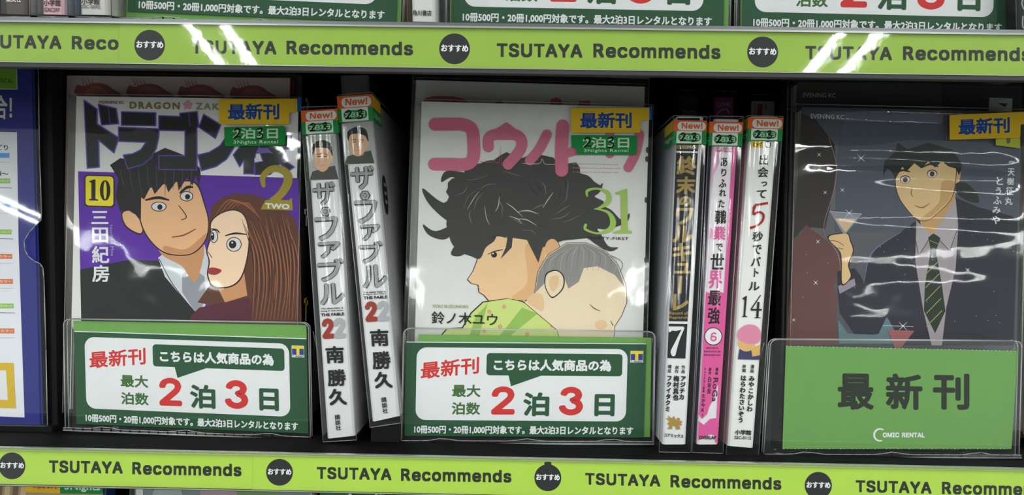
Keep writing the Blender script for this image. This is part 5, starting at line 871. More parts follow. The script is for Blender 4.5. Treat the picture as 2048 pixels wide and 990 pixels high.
q.stroke(za([(1210, 505, 1.2), (1235, 540, 1.5)]), LINE); q.poly(za([(1205, 612), (1235, 596), (1290, 612), (1262, 638), (1222, 636)]), ink((160, 50, 56)), True)
rnd = random.Random(3)
for i in range(26):
    x = 1478 + i * 10.5; q.stroke(za([(x - 60 + rnd.uniform(-20, 20), 300 + rnd.uniform(-40, 60), .6), (x - 10, 520, 2.2), (x + rnd.uniform(-10, 10), 700, 1.6), (x - 20, 900, .6)]), HBL if i % 2 else ink((60, 34, 28)))
for i in range(6): q.stroke(za([(1250 + i * 32, 300 - i * 14, .6), (1330 + i * 24, 205 + i * 4, 2), (1440 + i * 16, 230 + i * 18, .8)]), HBL)
# lettering of the cover
q.poly(za(rrect(491, 56, 667, 242, 22, 6, .03)), INK); q.poly(za(rrect(498, 63, 660, 235, 18, 6, .03)), ink((240, 220, 40)))
q.poly(za([(515, 96), (545, 84), (556, 84), (556, 196), (572, 202), (572, 208), (517, 206), (517, 200), (532, 196), (532, 104)]), INK)
q.stroke([(p[0], p[1], 2.0 + 5.2 * abs(math.cos(2 * math.pi * i / 24))) for i, p in enumerate(za(ell(612, 148, 20, 56, 24)))], INK, closed=True, smooth=True, n=2)
fits(q, [('三', 182.5, 422, 216, 448), ('田', 184, 455, 216, 486), ('紀', 183.5, 492, 218, 526), ('房', 184, 530, 218, 564)], WHITE, 1.0, .02)
P_, F_, a_ = glyphs('Norifusa Mita'); mx = max(p[0] for p in P_)
q.k += 1; q.mb.mesh([q.p(219 + 9 * b + a / mx * 3, 449 + a / mx * 63) for a, b in P_], F_, ink((168, 148, 200)))
TTL = ink((38, 42, 38))
polys = [([(180, 290), (300, 370), (300, 510), (505, 640), (460, 780), (315, 660), (320, 915), (210, 925)], z5),
         ([(315, 325), (480, 365), (503, 505), (345, 518)], z5), ([(533, 395), (853, 405), (853, 525), (533, 520)], z5),
         ([(505, 540), (885, 556), (880, 640), (858, 740), (810, 830), (735, 893), (590, 932), (550, 803), (640, 790), (715, 752), (765, 682), (505, 672)], z5),
         ([(885, 432), (1085, 440), (1083, 410), (1245, 393), (1258, 535), (1240, 545), (1243, 942), (885, 938), (885, 808), (1130, 808), (1133, 573), (885, 568)], z5),
         ([(175, 420), (335, 518), (285, 644), (132, 540)], z4), ([(122, 802), (230, 775), (330, 715), (400, 610), (480, 640), (455, 740), (390, 840), (290, 910), (155, 948)], z4),
         ([(455, 800), (525, 715), (560, 640), (660, 640), (700, 730), (660, 800), (648, 980), (555, 978), (555, 850), (515, 912)], z4),
         ([(700, 640), (950, 620), (1005, 620), (985, 745), (955, 745), (915, 830), (1028, 915), (980, 948), (895, 885), (800, 985), (660, 985), (655, 880), (735, 858), (700, 760)], z4)]
for pts, zz in polys: q.poly(zz(pts), TTL)
for pts, zz in polys: q.stroke(zz(pts), PURPL, 2.4, smooth=False, closed=True)
q.stroke(z5([(408, 350), (425, 510)]), PURPL, 1.8, smooth=False); q.stroke(z5([(1165, 405), (1180, 535)]), PURPL, 1.8, smooth=False)
q.poly(z4([(655, 830), (735, 858), (655, 868)]), WHITE); q.poly(z4([(690, 735), (780, 735), (830, 790), (790, 780), (670, 790)]), ink((120, 96, 180)))
q.text('MORNING KC', 198.5, 201.5, 248, 202, 6, ink((150, 90, 90)), .2); q.text('DRAGON', 259, 203.5, 359, 205, 14, ink((138, 122, 62)), .7, track=.25); q.text('ZAKURA', 391.5, 206, 486, 208, 13, ink((150, 140, 100)), .5, track=.25)
for k in range(5):
    a = -1.57 + k * 1.2566; q.poly(ell(375 + 5 * math.cos(a), 210.5 + 5 * math.sin(a), 4.6, 3.4, 14, a), ink((222, 152, 172)))
GLD = ink((164, 146, 44))
q.stroke(za([(1535, 120, 8), (1530, 70, 12), (1570, 28, 13), (1620, 22, 14), (1668, 48, 16), (1675, 100, 18), (1640, 165, 16), (1580, 215, 14), (1545, 240, 12)]), GLD, cap=True)
q.poly(za([(1518, 258), (1545, 205), (1580, 200), (1680, 205), (1700, 190), (1705, 264)]), GLD)
q.text('TWO', 530.5, 406, 579, 408, 11, WHITE, .9)
q.build('cover_print', 'printed cover picture and title')
new_release_sticker(c1, 44, z4, [(320, 277), (1057, 270), (1058, 392), (1000, 398), (983, 410), (980, 505), (970, 513), (330, 512), (322, 500)], None,
    [(1057, 262), (1097, 262), (1097, 388), (1058, 390)], [(405, 318), (890, 314), (405, 470)],
    [(368, 538), (930, 527), (945, 540), (950, 695), (938, 710), (390, 722), (375, 710)], [(450, 548), (876, 545), (450, 650)], [(457, 664), (876, 660), (457, 706)])
q = MB()     # white and yellow marks on the dark spine side
e0 = c1.at(603, 420, 44)
for k, (zz, h_, c) in enumerate(((60, 12, SPW), (44, 12, SPW), (28, 11, SPW), (12, 11, SPW), (-4, 10, SPW), (-58, 14, ink((180, 160, 60))), (-80, 12, ink((190, 30, 40))))):
    xx = e0.x + 1.1 + (e0.z - (e0.z + zz)) * .01; y0 = 2 + (k % 2); zc = e0.z + zz
    q.face([(xx, y0, zc + h_ / 2), (xx, y0 + 8, zc + h_ / 2 - 2), (xx, y0 + 8, zc + h_ / 2 - 5), (xx, y0, zc + h_ / 2 - 3)], c); q.face([(xx, y0 + 3, zc + h_ / 2), (xx, y0 + 5.5, zc + h_ / 2), (xx, y0 + 5.5, zc - h_ / 2), (xx, y0 + 3, zc - h_ / 2)], c)
q.build('spine_print', c1)

# --- white comic with the pink title, in the middle
w3 = Z(820, 140, 4.715); w4 = Z(1070, 140, 4.715); wb = Z(680, 330, 2.911)
COVW = ink((222, 221, 218), .35, .5); PKT = ink((212, 112, 140)); PKTD = ink((196, 96, 112))
for k in range(2):
    bk = cover_book('pale comic with the tops of pink letters, just behind the white comic with curly-haired figure' if k == 0 else 'comic at the very back behind the white comic with curly-haired figure', 0,
        (833.5 + 2 * k, 160 + 1 * k), (1289 + k, 173.5 + k), 61.5 + 17 * k, 14, ink((206, 205, 196)), ink((180, 180, 176)), 'stack behind the white comic', seed=21 + k, side='left')
    if k == 0:
        q = Print(bk, 61.4); q.poly(w3([(120, 300), (150, 262), (230, 246), (400, 248), (500, 268), (570, 312), (570, 340), (120, 340)]), PKTD); q.poly(w3(ell(842, 312, 40, 18)), PKTD)
        q.poly(w4([(140, 340), (150, 280), (200, 255), (245, 280), (262, 350)]), PKTD); q.poly(w4([(405, 330), (415, 292), (520, 290), (525, 335)]), PKTD); q.poly(w4(ell(640, 356, 38, 16)), PKTD)
        q.build('cover_lettering', 'tops of pink letters')
c2 = cover_book('white comic with a large pink title, curly dark-haired figure and a grey-haired child', 0, (845, 203), (1298.5, 214.5), 44, 14.5, COVW, COVW, seed=31, ext=(4.5, 2.2, 1.2), side='left')
CL = [(845, 203), (1298.5, 214.5), (1288, 690), (833, 690)]
q = Print(c2, 43.85, clip=CL)
HK = ink((62, 61, 60)); HKL = ink((112, 108, 106)); PEACH = ink((240, 200, 154)); PEACHD = ink((230, 180, 128)); GHAIR = ink((146, 143, 140)); BABY = ink((238, 218, 186)); BABYD = ink((232, 196, 152)); LIMES = ink((206, 222, 130)); LIMED = ink((152, 190, 92))
q.poly(wb([(570, 1010), (620, 950), (710, 945), (760, 860), (830, 795), (980, 772), (1060, 790), (1180, 850), (1290, 960), (1290, 1040), (560, 1040)]), LINE)
q.poly(wb([(578, 1010), (626, 956), (716, 950), (766, 865), (834, 801), (980, 778), (1056, 796), (1176, 856), (1284, 964), (1284, 1040), (568, 1040)]), LIMES)
q.poly(wb([(790, 880), (840, 830), (860, 800), (800, 1040), (740, 1040)]), LIMED); q.poly(wb([(1060, 830), (1150, 865), (960, 1020), (900, 1030)]), LIMED)
for fx, fy in ((955, 825), (870, 855), (932, 940), (1178, 880), (1235, 935), (838, 965), (1090, 985)):
    for k in range(5): q.poly(wb(ell(fx + 8 * math.cos(k * 1.257), fy + 8 * math.sin(k * 1.257), 5.5, 5.5, 8)), ink((222, 150, 128)))
face = [(900, 320), (860, 420), (812, 500), (790, 570), (770, 620), (738, 668), (760, 690), (800, 700), (806, 742), (835, 760), (862, 792), (960, 778), (1080, 790), (1160, 760), (1200, 560), (1280, 470), (1260, 420), (1000, 340)]
q.poly(wb(face), LINE); q.poly(wb([(x + (6 if x < 1000 else -4), y - 2) for x, y in face]), PEACH); q.poly(wb([(1080, 470), (1190, 470), (1160, 740), (1080, 785), (1000, 770), (1090, 680)]), PEACHD, True)
# curly dark hair: outer locks round a mass
import math as _mt
out = []
for i in range(64):
    a = 2 * math.pi * i / 64; r = 1 + .05 * math.sin(a * 13) + .035 * math.sin(a * 21 + 1)
    out.append((1065 + 455 * math.cos(a) * r, 210 + 270 * math.sin(a) * r * (1 if math.sin(a) < 0 else .96)))
hair = [p for p in out]
q.poly(wb([p for p in hair if not (p[1] > 330 and 760 < p[0] < 1200)] ), HK, False)
q.poly(wb([(640, 300), (900, 330), (905, 430), (850, 480), (815, 545), (760, 530), (690, 500), (640, 430)]), HK, True)
q.poly(wb([(900, 300), (1000, 360), (1090, 440), (1130, 520), (1155, 570), (1180, 480), (1300, 440), (1500, 420), (1500, 250), (1000, 200)]), HK, False)
q.poly(wb([(930, 260), (1010, 380), (1000, 480), (935, 548), (965, 480), (975, 420), (930, 350)]), HK, False)
for pts in ([(480, 135), (520, 230), (640, 330), (700, 260), (580, 210)], [(483, 345), (520, 410), (620, 430), (700, 330), (560, 385)], [(590, 100), (620, 35), (760, 60), (720, 150), (660, 70)], [(1530, 105), (1500, 170), (1380, 190), (1340, 60), (1440, 60), (1500, 120)],
            [(1685, 280), (1660, 340), (1500, 370), (1420, 230), (1560, 250), (1640, 320)], [(1620, 480), (1560, 500), (1440, 420), (1500, 380), (1560, 470)], [(645, 515), (700, 530), (770, 480), (700, 440)], [(930, -40), (980, -60), (1050, 10), (960, 20)]):
    q.poly(wb(pts), HK, True)
rnd = random.Random(8)
for i in range(34):
    a = rnd.uniform(0, 6.28); r = rnd.uniform(.25, .85); cx, cy = 1050 + 430 * r * math.cos(a), 205 + 230 * r * math.sin(a)
    if cy > 330 and 780 < cx < 1020: continue
    t = rnd.uniform(40, 80); dx_ = -t * math.sin(a + .5); dy_ = t * math.cos(a + .5) * .8
    q.stroke(wb([(cx - dx_, cy - dy_, .4), (cx + rnd.uniform(-15, 15), cy + rnd.uniform(-15, 15), rnd.uniform(1.2, 2.4)), (cx + dx_, cy + dy_, .4)]), (HKL, ink((196, 194, 190)), ink((40, 40, 40)), HKL)[i % 4])
q.stroke(wb([(870, 430, 1), (920, 412, 2), (975, 425, 1)]), LINE); q.stroke(wb([(860, 520, 1), (900, 503, 2.2), (950, 492, 1.2)]), LINE); q.poly(wb(ell(897, 522, 17, 17)), LINE); q.poly(wb(ell(891, 515, 5, 5)), SPW)
q.stroke(wb([(800, 712, .6), (850, 735, 1.4)]), PEACHD); q.poly(wb(ell(1235, 490, 42, 60)), PEACHD)
# plain child: head, hair, ear, closed eyes
baby = [(1130, 750), (1150, 620), (1210, 520), (1320, 452), (1430, 450), (1540, 490), (1620, 580), (1668, 700), (1672, 800), (1640, 880), (1600, 940), (1595, 1040), (1290, 1040), (1260, 960), (1070, 800)]
q.poly(wb(baby), LINE); q.poly(wb([(1400 + (x - 1400) * .987, 740 + (y - 740) * .99) for x, y in baby]), BABY)
q.poly(wb([(1136, 745), (1156, 622), (1214, 526), (1322, 458), (1430, 456), (1536, 495), (1614, 584), (1662, 720), (1600, 640), (1500, 590), (1420, 600), (1390, 680), (1330, 720), (1300, 640), (1240, 620), (1190, 690)]), GHAIR)
for i in range(16): q.stroke(wb([(1395, 462, .5), (1180 + i * 30, 560 - 50 * math.sin(i / 5), 1.3), (1160 + i * 31, 640 - 30 * math.sin(i / 5), .5)]), ink((122, 119, 116)) if i % 2 else ink((176, 172, 166)))
q.poly(wb([(1190, 690), (1200, 630), (1260, 610), (1305, 650), (1300, 720), (1240, 775), (1205, 740)]), LINE, True); q.poly(wb([(1196, 692), (1206, 636), (1260, 617), (1298, 652), (1293, 718), (1240, 767), (1210, 738)]), BABY, True); q.poly(wb([(1215, 690), (1230, 650), (1270, 645), (1270, 700), (1240, 740)]), BABYD, True)
q.stroke(wb([(1455, 810, .8), (1480, 835, 1.8), (1515, 850, 1)]), LINE); q.stroke(wb([(1575, 905, .8), (1590, 935, 1.8)]), LINE); q.poly(wb([(1090, 800), (1180, 850), (1180, 760), (1120, 750)]), BABYD, True); q.poly(wb(ell(1520, 930, 36, 28)), BABYD)
# title
def rs(zf, pts, w_): q.stroke([(a, b, w_) for a, b in zf(pts)], PKT, cap=True, n=8)
rs(w3, [(235, 513), (400, 511), (500, 516), (580, 560), (600, 680), (594, 830), (530, 888), (400, 890), (230, 888)], 25.5)
rs(w3, [(738, 725), (740, 650), (790, 612), (900, 608), (1000, 614), (1052, 670), (1035, 760), (925, 888)], 22); q.poly(w3([(800, 580), (862, 525), (905, 497), (948, 520), (1010, 590)]), PKT, True)
rs(w3, [(1130, 852), (1220, 745), (1290, 610)], 20)
rs(w4, [(262, 530), (250, 740), (252, 945)], 26); q.stroke([(a, b, 18) for a, b in w4([(280, 790), (400, 760), (560, 745)])], PKT); rs(w4, [(705, 590), (706, 790)], 18); rs(w4, [(985, 610), (950, 780), (880, 920)], 19)
q.stroke(w3([(660, 866), (778, 870), (792, 846), (808, 872), (842, 874), (855, 730), (862, 898), (872, 876), (905, 876)]), ink((180, 96, 104)), 1.0, smooth=False)
q.stroke(w4([(-120, 880), (35, 884), (68, 838), (95, 886), (190, 890)]), ink((214, 200, 196)), 1.0)
for k in range(3): q.text(('pregnancy is not a disease', 'so we don\'t know what may happen', 'pregnancy is not an ordinary thing'), 0, 0, 1, 1, 1, PKT) if False else q.text('pregnancy is not a disease and', 1146, 326 + 8 * k, 1236 + (k % 2) * 4, 327.5 + 8 * k, 3.4, ink((206, 150, 156)), 0)
G31 = ink((164, 198, 92))
q.stroke(wb([(1440, 185, 3), (1440, 150, 6), (1500, 138, 4), (1560, 165, 9), (1560, 215, 10), (1510, 250, 5), (1480, 256, 2)]), G31); q.stroke(wb([(1490, 256, 2), (1560, 275, 6), (1590, 330, 12), (1570, 375, 10), (1500, 398, 4), (1430, 375, 5), (1430, 350, 6)]), G31, cap=True)
q.poly(wb([(1603, 160), (1660, 140), (1672, 140), (1675, 375), (1700, 386), (1700, 398), (1592, 398), (1592, 388), (1638, 376), (1634, 175), (1603, 170)]), G31)
q.text('THIRTY-FIRST', 1173, 473, 1257, 474.5, 5.8, INK, .15, track=.15)
q.text('YOU SUZUNOKI', 864.5, 609, 936, 610, 6.5, ink((168, 170, 110)), .2); q.text('鈴ノ木ユウ', 863, 622.5, 995, 627, 25, INK, .35)
for k, yy in enumerate((232, 300, 318, 400, 520, 640)): q.poly(ell(1296 - k * 1.2, yy, 3, 6), HK)
q.build('cover_print', 'printed cover picture and title')
new_release_sticker(c2, 44, w4, [(335, 360), (1078, 358), (1078, 470), (1010, 474), (1000, 486), (990, 592), (345, 592)], None, [(1078, 345), (1105, 340), (1103, 470), (1078, 472)],
    [(426, 400), (912, 398), (426, 550)], [(340, 613), (950, 617), (963, 630), (960, 790), (948, 800), (410, 797), (390, 780), (388, 735), (345, 730)], [(450, 634), (888, 634), (450, 735)], [(462, 744), (880, 744), (462, 782)])

# --- dark comic at right, front of a deep stack
r4 = Z(1560, 140, 4.95); r5 = Z(1800, 140, 4.95); rb = Z(1348, 330, 2.911); r6 = Z(1800, 320, 4.125)
DKC = ink((48, 48, 50)); SLATE = ink((64, 67, 76), .35, .5); DSP = ink((60, 60, 62))
for k in range(5):
    bk = cover_book(['dark comic right behind the slate blue one, its top showing small white letters', 'second dark comic back in the stack at right', 'third dark comic back in the stack at right', 'fourth dark comic back in the stack at right', 'rearmost dark comic of the stack at right'][k], 0,
        (1594.5 - 1.0 * k + (0, -8, -11, -14, -17)[k], 163 + (0, 1.5, 3, 5, 7)[k]), (2042 - 6 * k, 172 + (0, 2, 3, 5, 7)[k]), 62.5 + 16.6 * k, 14, DKC, DSP, 'stack of dark comics at right', seed=41 + k, film=k < 3, amp=1.5, ripple=k == 0)
    if k == 0:
        q = Print(bk, 62.4); q.poly(r4([(175, 120), (1600, 130), (1600, 420), (185, 380)]), ink((62, 60, 58)))
        (a, b), (c, e) = r4([(228, 225), (552, 230)]); q.text('EVENING KC', a, b, c, e, 8.8, ink((172, 170, 166)), .2)
        q.build('cover_lettering', 'small grey letters'); q = Print(bk, 62.35)
        q.poly(r5([(885, 272), (1113, 282), (1108, 420), (880, 415)]), ink((176, 178, 172))); q.poly(r5([(960, 328), (1065, 330), (1040, 372), (1000, 345)]), ink((60, 60, 62)))
        q.build('volume_mark', 'pale square with a dark figure')
c3 = cover_book('slate blue comic with a man in a dark suit and striped tie, at right', 0, (1604, 214), (2043, 224), 44, 14.5, SLATE, DSP, seed=52, amp=2.3, ripple=True, ext=(4, 2.2, 1.5))
CL = [(1604, 214), (2043, 224), (2026, 720), (1571, 720)]
q = Print(c3, 43.85, clip=CL)
q.poly(r4([(640, 420), (1500, 430), (2500, 600), (2500, 1600), (550, 1600), (560, 900)]), ink((84, 90, 104)))
q.poly(rb([(640, -350), (830, -260), (935, -120), (945, 0), (930, 150), (880, 370), (760, 360), (640, 500)]), ink((56, 50, 50)))
q.poly(rb([(640, 440), (730, 420), (768, 345), (800, 375), (850, 410), (930, 480), (968, 560), (966, 660), (930, 700), (955, 770), (945, 900), (960, 1050), (640, 1050)]), ink((104, 68, 66)))
q.stroke(rb([(900, -160, .8), (945, 0, 1.6), (930, 150, 1.6), (870, 372, 1), (930, 475, 1.6), (966, 560, 1.6), (966, 690, 1)]), ink((160, 120, 116)))
q.poly(rb([(1215, 905), (1255, 880), (1330, 1040), (960, 1040), (955, 900), (1010, 980), (1170, 990)]), ink((96, 122, 130)))
# plain hand round a glass stem, sleeve
q.poly(rb([(950, 620), (1050, 600), (1085, 640), (1120, 720), (1240, 880), (1190, 985), (1050, 985), (965, 860), (955, 750)]), ink((44, 44, 56)))
q.poly(rb([(955, 705), (1050, 660), (1058, 700), (965, 750)]), ink((150, 140, 152)))
q.poly(rb([(970, 560), (960, 500), (900, 440), (900, 410), (950, 398), (1010, 395), (1030, 440), (1048, 500), (1020, 580), (1035, 650), (975, 700)]), LINE, True); q.poly(rb([(977, 560), (966, 502), (907, 440), (907, 414), (950, 404), (1008, 401), (1024, 442), (1041, 500), (1013, 580), (1028, 648), (981, 690)]), ink((226, 190, 138)), True)
q.stroke(rb([(905, 440, .8), (950, 445, 1.2), (990, 470, .8)]), LINE); q.stroke(rb([(940, 480, .8), (985, 490, 1.2)]), LINE)
q.poly(rb([(905, 270), (1095, 285), (1000, 400), (985, 400)]), ink((140, 146, 156))); q.poly(rb([(935, 310), (1060, 318), (998, 392)]), ink((214, 186, 150))); q.stroke(rb([(905, 270), (1095, 285)]), ink((206, 206, 210)), 1)
# plain man: suit, shirt, tie, face, hair
q.poly(rb([(1110, 660), (1130, 560), (1180, 480), (1320, 390), (1430, 310), (1640, 190), (1760, 240), (1960, 290), (2010, 330), (2010, 1050), (1330, 1050), (1250, 900), (1105, 700)]), ink((46, 44, 56)))
q.stroke(rb([(1105, 690, 1), (1130, 560, 2.2), (1180, 482, 2.2), (1325, 388, 1)]), ink((120, 112, 150))); q.stroke(rb([(1760, 240, .8), (1960, 292, 1.6)]), ink((108, 100, 124)))
q.poly(rb([(1410, 320), (1500, 420), (1640, 195), (1655, 350), (1640, 600), (1585, 830), (1560, 1050), (1500, 1050), (1450, 840), (1405, 560)]), ink((160, 150, 156)))
q.poly(rb([(1420, 280), (1640, 160), (1630, 290), (1560, 370), (1500, 405), (1440, 360)]), ink((204, 160, 108)))
q.poly(rb([(1420, 335), (1500, 405), (1425, 520), (1408, 440)]), ink((176, 168, 172))); q.poly(rb([(1640, 195), (1650, 400), (1605, 500), (1510, 400)]), ink((176, 168, 172))); q.stroke(rb([(1500, 405), (1425, 530), (1408, 440)]), LINE, 1.2, smooth=False); q.stroke(rb([(1510, 400), (1605, 500), (1648, 380)]), LINE, 1.2, smooth=False)
q.poly(rb([(1480, 420), (1515, 400), (1552, 425), (1525, 500), (1495, 500)]), ink((40, 54, 40)))
tie = [(1495, 500), (1525, 500), (1560, 700), (1580, 850), (1520, 980), (1455, 850), (1460, 700)]; q.poly(rb(tie), ink((38, 50, 38)))
for k in range(5): q.stroke(rb([(1462 + k * 2, 640 + k * 75), (1540 + k * 5, 560 + k * 72)]), ink((150, 146, 92)), 1.8, smooth=False)
q.stroke(rb([(1490, 440), (1540, 460)]), ink((150, 146, 92)), 1.4, smooth=False)
fc = [(1285, 80), (1300, 20), (1420, -20), (1560, -30), (1640, 0), (1640, 100), (1620, 190), (1560, 260), (1480, 322), (1410, 315), (1340, 240), (1300, 170)]
q.poly(rb([(1625, 20), (1660, 10), (1668, 60), (1650, 120), (1620, 120)]), ink((214, 172, 118)), True)
q.poly(rb(fc), LINE, True); q.poly(rb([(1470 + (x - 1470) * .975, 140 + (y - 140) * .98) for x, y in fc]), ink((230, 196, 142)), True); q.poly(rb([(1560, 100), (1630, 100), (1612, 188), (1552, 252), (1478, 314), (1440, 310), (1540, 220)]), ink((208, 166, 114)), True)
DH = ink((42, 50, 46))
q.poly(rb([(1215, 70), (1225, -20), (1290, -80), (1300, -130), (1360, -90), (1480, -130), (1620, -90), (1680, 0), (1660, 60), (1640, 20), (1600, 10), (1560, -20), (1520, 15), (1480, -20), (1440, 20), (1400, -10), (1350, 40), (1330, 10), (1290, 80), (1260, 30), (1240, 20)]), DH)
q.poly(rb([(1640, 110), (1700, 105), (1760, 160), (1775, 215), (1730, 215), (1660, 180)]), DH, True)
for ex, ey in ((1346, 84), (1503, 50)): q.poly(rb(ell(ex, ey, 30, 24)), LINE); q.poly(rb(ell(ex, ey + 2, 26, 20)), SPW); q.poly(rb(ell(ex, ey + 2, 14, 16)), ink((96, 66, 50)))
q.stroke(rb([(1290, 50, 2), (1330, 30, 4), (1375, 40, 2)]), DH); q.stroke(rb([(1445, 15, 2), (1490, -5, 4), (1540, 10, 2)]), DH)
q.stroke(rb([(1388, 130, .8), (1380, 165, 1.4), (1392, 186, .8)]), LINE); q.stroke(rb([(1400, 235, 1), (1445, 248, 2), (1490, 222, 1)]), ink((150, 70, 60)))
rnd = random.Random(4)
for sx_, sy_, r_ in ((1020, 280, 16), (980, 145, 9), (880, 160, 7), (825, 685, 9), (1710, 612, 9), (1333, 938, 18), (838, 446, 8), (845, -60, 8), (1090, -40, 16), (697, 902, 6)):
    for a in (.78, 2.36, 3.93, 5.5): q.stroke(rb([(sx_, sy_, 1.5), (sx_ + r_ * 2 * math.cos(a), sy_ + r_ * 2 * math.sin(a), .2)]), SPW, smooth=False)
    q.poly(rb(ell(sx_, sy_, r_ * .3, r_ * .3, 10)), WHITE)
for k in range(34): q.poly(rb(ell(rnd.uniform(690, 1980), rnd.uniform(380, 1000), 2.2, 2.2, 6)), ink((190, 196, 204)))
q.poly(rb([(1245, 960), (1400, 965), (1310, 1080), (1290, 1080)]), ink((158, 92, 94))); q.stroke(rb([(1215, 935), (1395, 940)]), ink((190, 200, 206)), 1)
(a, b), (c, e) = r4([(306, 434), (635, 444)]); q.text('EVENING KC', a, b, c, e, 9.2, ink((196, 200, 200)), .2)
for c, x0, y0, x1, y1 in (('天', 890, 68, 945, 130), ('樹', 882, 145, 940, 205), ('征', 875, 220, 935, 290), ('丸', 865, 305, 928, 370), ('と', 795, 140, 850, 205), ('う', 790, 225, 835, 285), ('ふ', 770, 300, 838, 365), ('み', 762, 385, 830, 440), ('や', 758, 462, 825, 528)):
    (x0, y0), (x1, y1) = r6([(x0, y0), (x1, y1)]); q.text(c, x0, y0, x1, y0 + .3, y1 - y0, WHITE, .5)
(x0, y0), (x1, y1) = r6([(895, 5), (945, 38)]); q.text('作', x0, y0, x1, y0, y1 - y0, WHITE, .3)
q.build('cover_print', 'printed cover picture and title')
new_release_sticker(c3, 41.2, r5, [(490, 452), (500, 446), (1232, 413), (1232, 535), (1195, 542), (1190, 665), (1180, 672), (492, 690)], None, None, [(580, 487), (1087, 463), (580, 645)])
q = Print(c3, 40.6); q.poly(r5([(948, 682), (1188, 672), (1190, 775), (948, 745)]), ink((190, 196, 70))); q.poly(r5([(1050, 678), (1095, 678), (1090, 720), (1060, 732)]), ink((110, 116, 96))); q.build('lower_sticker', 'torn yellow green sticker')

# --- brown comic cut by the right edge
rx = cover_book('brown comic cut off by the right edge of the shelf view', 0, (2062, 240), (2500, 252), 50, 14, ink((96, 62, 36)), ink((120, 80, 40)), seed=61)
q = Print(rx, 49.9); q.poly([(2064, 250), (2075, 250), (2071, 330), (2061, 330)], ink((160, 150, 60))); q.build('cover_print')

# ------------------------------------------------------------------ flyers at the far left
FB = Thing('brochure_holder', 'black leaflet holder with a clear notched front plate at the left side', 'holder', 0, on_plane(0, -60, 862, 46).x, 46, BT)
m = MB(); a, b, c, d_ = [FB.at(x, y, 50) for x, y in ((-330, 60), (114, 66), (128, 868), (-330, 852))]; m.hexa([a, b, c, d_] + [p + Vector((0, 4, 0)) for p in (a, b, c, d_)], CASEBLK)
m.hexa([b - Vector((3, 6, 0)), b - Vector((0, 6, 0)), c - Vector((0, 6, 0)), c - Vector((3, 6, 0)), b - Vector((3, 0, 0)) , b, c, c - Vector((3, 0, 0))], CASEBLK)
m.build('case_back', FB)
m = MB(); m.box(d_.x, c.x, -8, 4, -.0, 3.0, CASEBLK); m.build('case_foot', FB)
out = [(-300, 60), (75, 62), (76.5, 130), (79, 300), (83, 425), (82, 440), (70, 452), (58, 465), (48, 482), (50, 500), (56, 512), (68, 522), (80, 527), (86, 536), (88, 560), (92, 700), (95, 858), (-300, 845)]
m = MB(); P = [FB.at(x, y, 41.5) for x, y in out]; m.face(P, ACRYL); m.tube(P[1:17], .28, EDGE); m.build('front_plate', FB, 'clear plate with a thumb notch')
BR_ = Thing('brochure', 'dark blue rental guide leaflet with a white panel, at the far left', 'leaflet', 0, on_plane(0, -60, 855, 44).x, 44, BT + 3.2)
m = MB(); m.plate([BR_.at(x, y, 43.6) for x, y in ((-300, 75), (62, 80), (80, 854), (-300, 842))], 1.2, ink((44, 48, 128), .35)); m.build('paper', BR_)
m = MB(); m.plate([BR_.at(x, y, 44.9) for x, y in ((-290, 75), (66, 78), (86, 852), (-290, 842))], .6, ink((52, 64, 150), .35)); m.build('paper', BR_, 'second leaflet behind')
q = Print(BR_, 43.5); zl = Z(0, 120, 2.75); zm = Z(0, 460, 2.357)
q.poly(zl([(-400, 40), (93, 42), (97, 163), (-400, 155)]), ink((196, 204, 190))); q.poly(zl([(-400, 44), (89, 47), (93, 158), (-400, 150)]), ink((112, 168, 40))); q.text('Comic RENTAL', -40, 154, 27, 158, 9, ink((50, 78, 34)), .2)
q.text('合！', -12, 190, 24, 191, 48, ink((214, 214, 196)), 1.2)
q.poly([(-300, 258), (33.8, 264.5), (37, 480), (49, 835), (-300, 820)], ink((228, 229, 236)))
q.text('みどり', -22, 288, 16, 290, 11, INK, .3); q.text('帳～', -10, 341, 17, 343, 10, INK, .4)
for y, k in ((311, 0), (413, 0), (362, 1), (464, 1), (513, 2), (563, 2), (612, 1), (662, 2)):
    col = (ink((90, 158, 220)), ink((148, 192, 80)), ink((222, 120, 72)))[k]; s = (y - 311) * .027
    w_ = 17 + s; q.poly([(-40, y - 5.5), (w_ + 2, y - 5), (w_ + 2, y + 4.8), (-40, y + 4.5)], col)
    if k: q.text('ランキング' if k == 1 else 'カラー', w_ - 25, y - 2.8, w_, y - 2.6, 4.8, WHITE, .1)
    if k in (0, 2):
        for j in range(9): q.poly(ell(w_ + 2 - j * 3.4, y + 13.5, .8, .8, 6), GREYT)
    else: q.stroke([(-30, y + 13), (w_ + 5, y + 14)], SPDK, 1, smooth=False)
q.poly([(-160, 722), (27, 726), (31.5, 817), (-160, 810)], ink((214, 178, 46))); q.poly([(-160, 738), (12, 741), (15.5, 800), (-160, 794)], WHITE)
q.build('leaflet_print', 'printed panel with coloured bars')

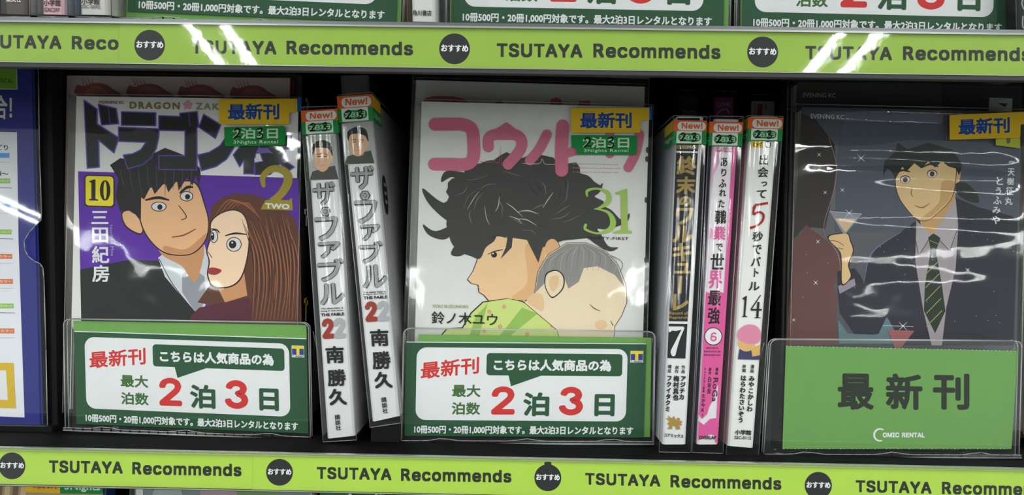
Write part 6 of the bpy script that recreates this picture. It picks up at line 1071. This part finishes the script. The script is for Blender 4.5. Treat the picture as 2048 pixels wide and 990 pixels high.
# ------------------------------------------------------------------ upper row spines, cut by the frame
def up_book(label, bl, br, y, spine, left, right, art, dx=-.0):
    dl = 700; T = spine_book('comic_book', label, 1, [(bl - dl * .02, y - dl), (br - dl * .02 + 2, y - dl), (br, y + 1), (bl, y)],
        [(bl - 9 - dl * .02, y - dl - 4), (br + 9 - dl * .02, y - dl - 4), (br + 8, y + 6), (bl - 9, y + 5)], 20, spine, left, right)
    q = Print(T, 19.75); art(q); q.build('spine_lettering'); return T
up_book('dark brown spined comic at the upper left corner', 8, 53, 28, ink((88, 76, 72), .35, .5), SIDEW, SIDEW, lambda q: q.text('集英社', 12, -9, 42, -8.5, 13, SPW, .3))
up_book('comic with a pink and blue spine foot, second from the upper left corner', 84, 128, 28.5, ink((222, 176, 188), .35, .5), SIDEW, ink((190, 192, 198)),
        lambda q: (q.poly([(127, -60), (140, -60), (140, 5), (133, 21), (128, 22)], ink((110, 140, 190))) if False else None, q.text('小学館', 87, -1.5, 121, -1, 13.5, INK, .3), q.text('GXC597', 88, 15, 119.5, 16, 8, ink((74, 60, 64)), .2)))
up_book('white spined comic at upper left, right next to the green sign card', 160, 215, 29, ink((206, 203, 198), .35, .5), ink((124, 150, 190)), ink((196, 192, 184)),
        lambda q: (q.text('小学館', 163, -3, 199, -2.5, 12, INK, .3), q.text('SSC-0092', 163, 9.5, 200, 10.5, 6.8, ink((110, 108, 106)), .15)))
up_book('white spined comic at upper middle between two green sign cards', 824, 871, 43, ink((216, 215, 214), .35, .5), ink((150, 124, 84)), ink((190, 190, 190)),
        lambda q: q.text('角川書店', 825.5, 20, 863, 20.5, 11, SPDK, .25))
up_book('black spined comic cut off at the upper right corner', 2042, 2090, 62, ink((26, 26, 28), .35, .5), BLACK, BLACK, lambda q: (q.stroke([(2052, -10), (2044, 4), (2048, 18), (2056, 20)], GREYT, 3), q.stroke([(2046, 32), (2046, 54), (2058, 57)], GREYT, 3)))

# ------------------------------------------------------------------ lower row, only the tops show under the edge strip
lo = cover_book('tan comic below the lower edge strip at far left, with yellow and green stickers', -1, (-60, 955), (206, 962), 20, 14, ink((176, 150, 112)), ink((40, 72, 140)), seed=71)
q = Print(lo, 17.5); q.poly([(50, 950), (120, 950), (120, 987), (50, 984)], STYEL); q.poly([(120, 950), (205, 952), (205, 988), (120, 987)], SGRN); q.text('最新刊', 66, 951, 128, 952, 24, RED5, 1.2) if False else None
q.text('最新', 66, 950, 116, 951, 27, ink((222, 70, 40)), 1.2); q.text('3Nights', 129, 966, 200, 968, 17, WHITE, .6); q.build('stickers', 'yellow and green stickers')
q = Print(lo, 19.8)
for k in range(5): q.poly([(-20 + k * 16, 960), (-10 + k * 16, 958), (-14 + k * 16, 1010), (-26 + k * 16, 1010)], (ink((214, 186, 140)), ink((120, 92, 60)))[k % 2])
q.build('cover_print')
lo2 = cover_book('pale grey green comic below the lower edge strip, left of centre', -1, (270, 964), (622, 972), 20, 14, ink((128, 140, 138)), SIDEW, seed=72)
q = Print(lo2, 19.8); q.poly([(272, 960), (286, 960), (286, 1020), (272, 1020)], SPW); q.poly(ell(335, 990, 30, 22), ink((166, 178, 176))); q.poly([(400, 965), (470, 968), (480, 1020), (400, 1020)], ink((176, 150, 158))); q.poly([(470, 968), (560, 970), (560, 1020), (480, 1020)], ink((120, 150, 92))); q.build('cover_print')
lo3 = cover_book('white and green topped comic below the lower edge strip at centre', -1, (640, 974), (760, 977), 22, 14, ink((60, 110, 76)), SIDEW, seed=73, film=False)
q = Print(lo3, 21.8); q.poly(rrect(697, 972, 755, 1030, 8), WHITE); q.poly(rrect(703, 978, 750, 1030, 8), SGREEN); q.build('cover_print')
lo4 = cover_book('pinkish grey comic below the lower edge strip, right of centre', -1, (850, 978), (1300, 990), 44, 14, ink((150, 128, 132)), SIDEW, seed=74, film=False)
bpy.context.view_layer.update()
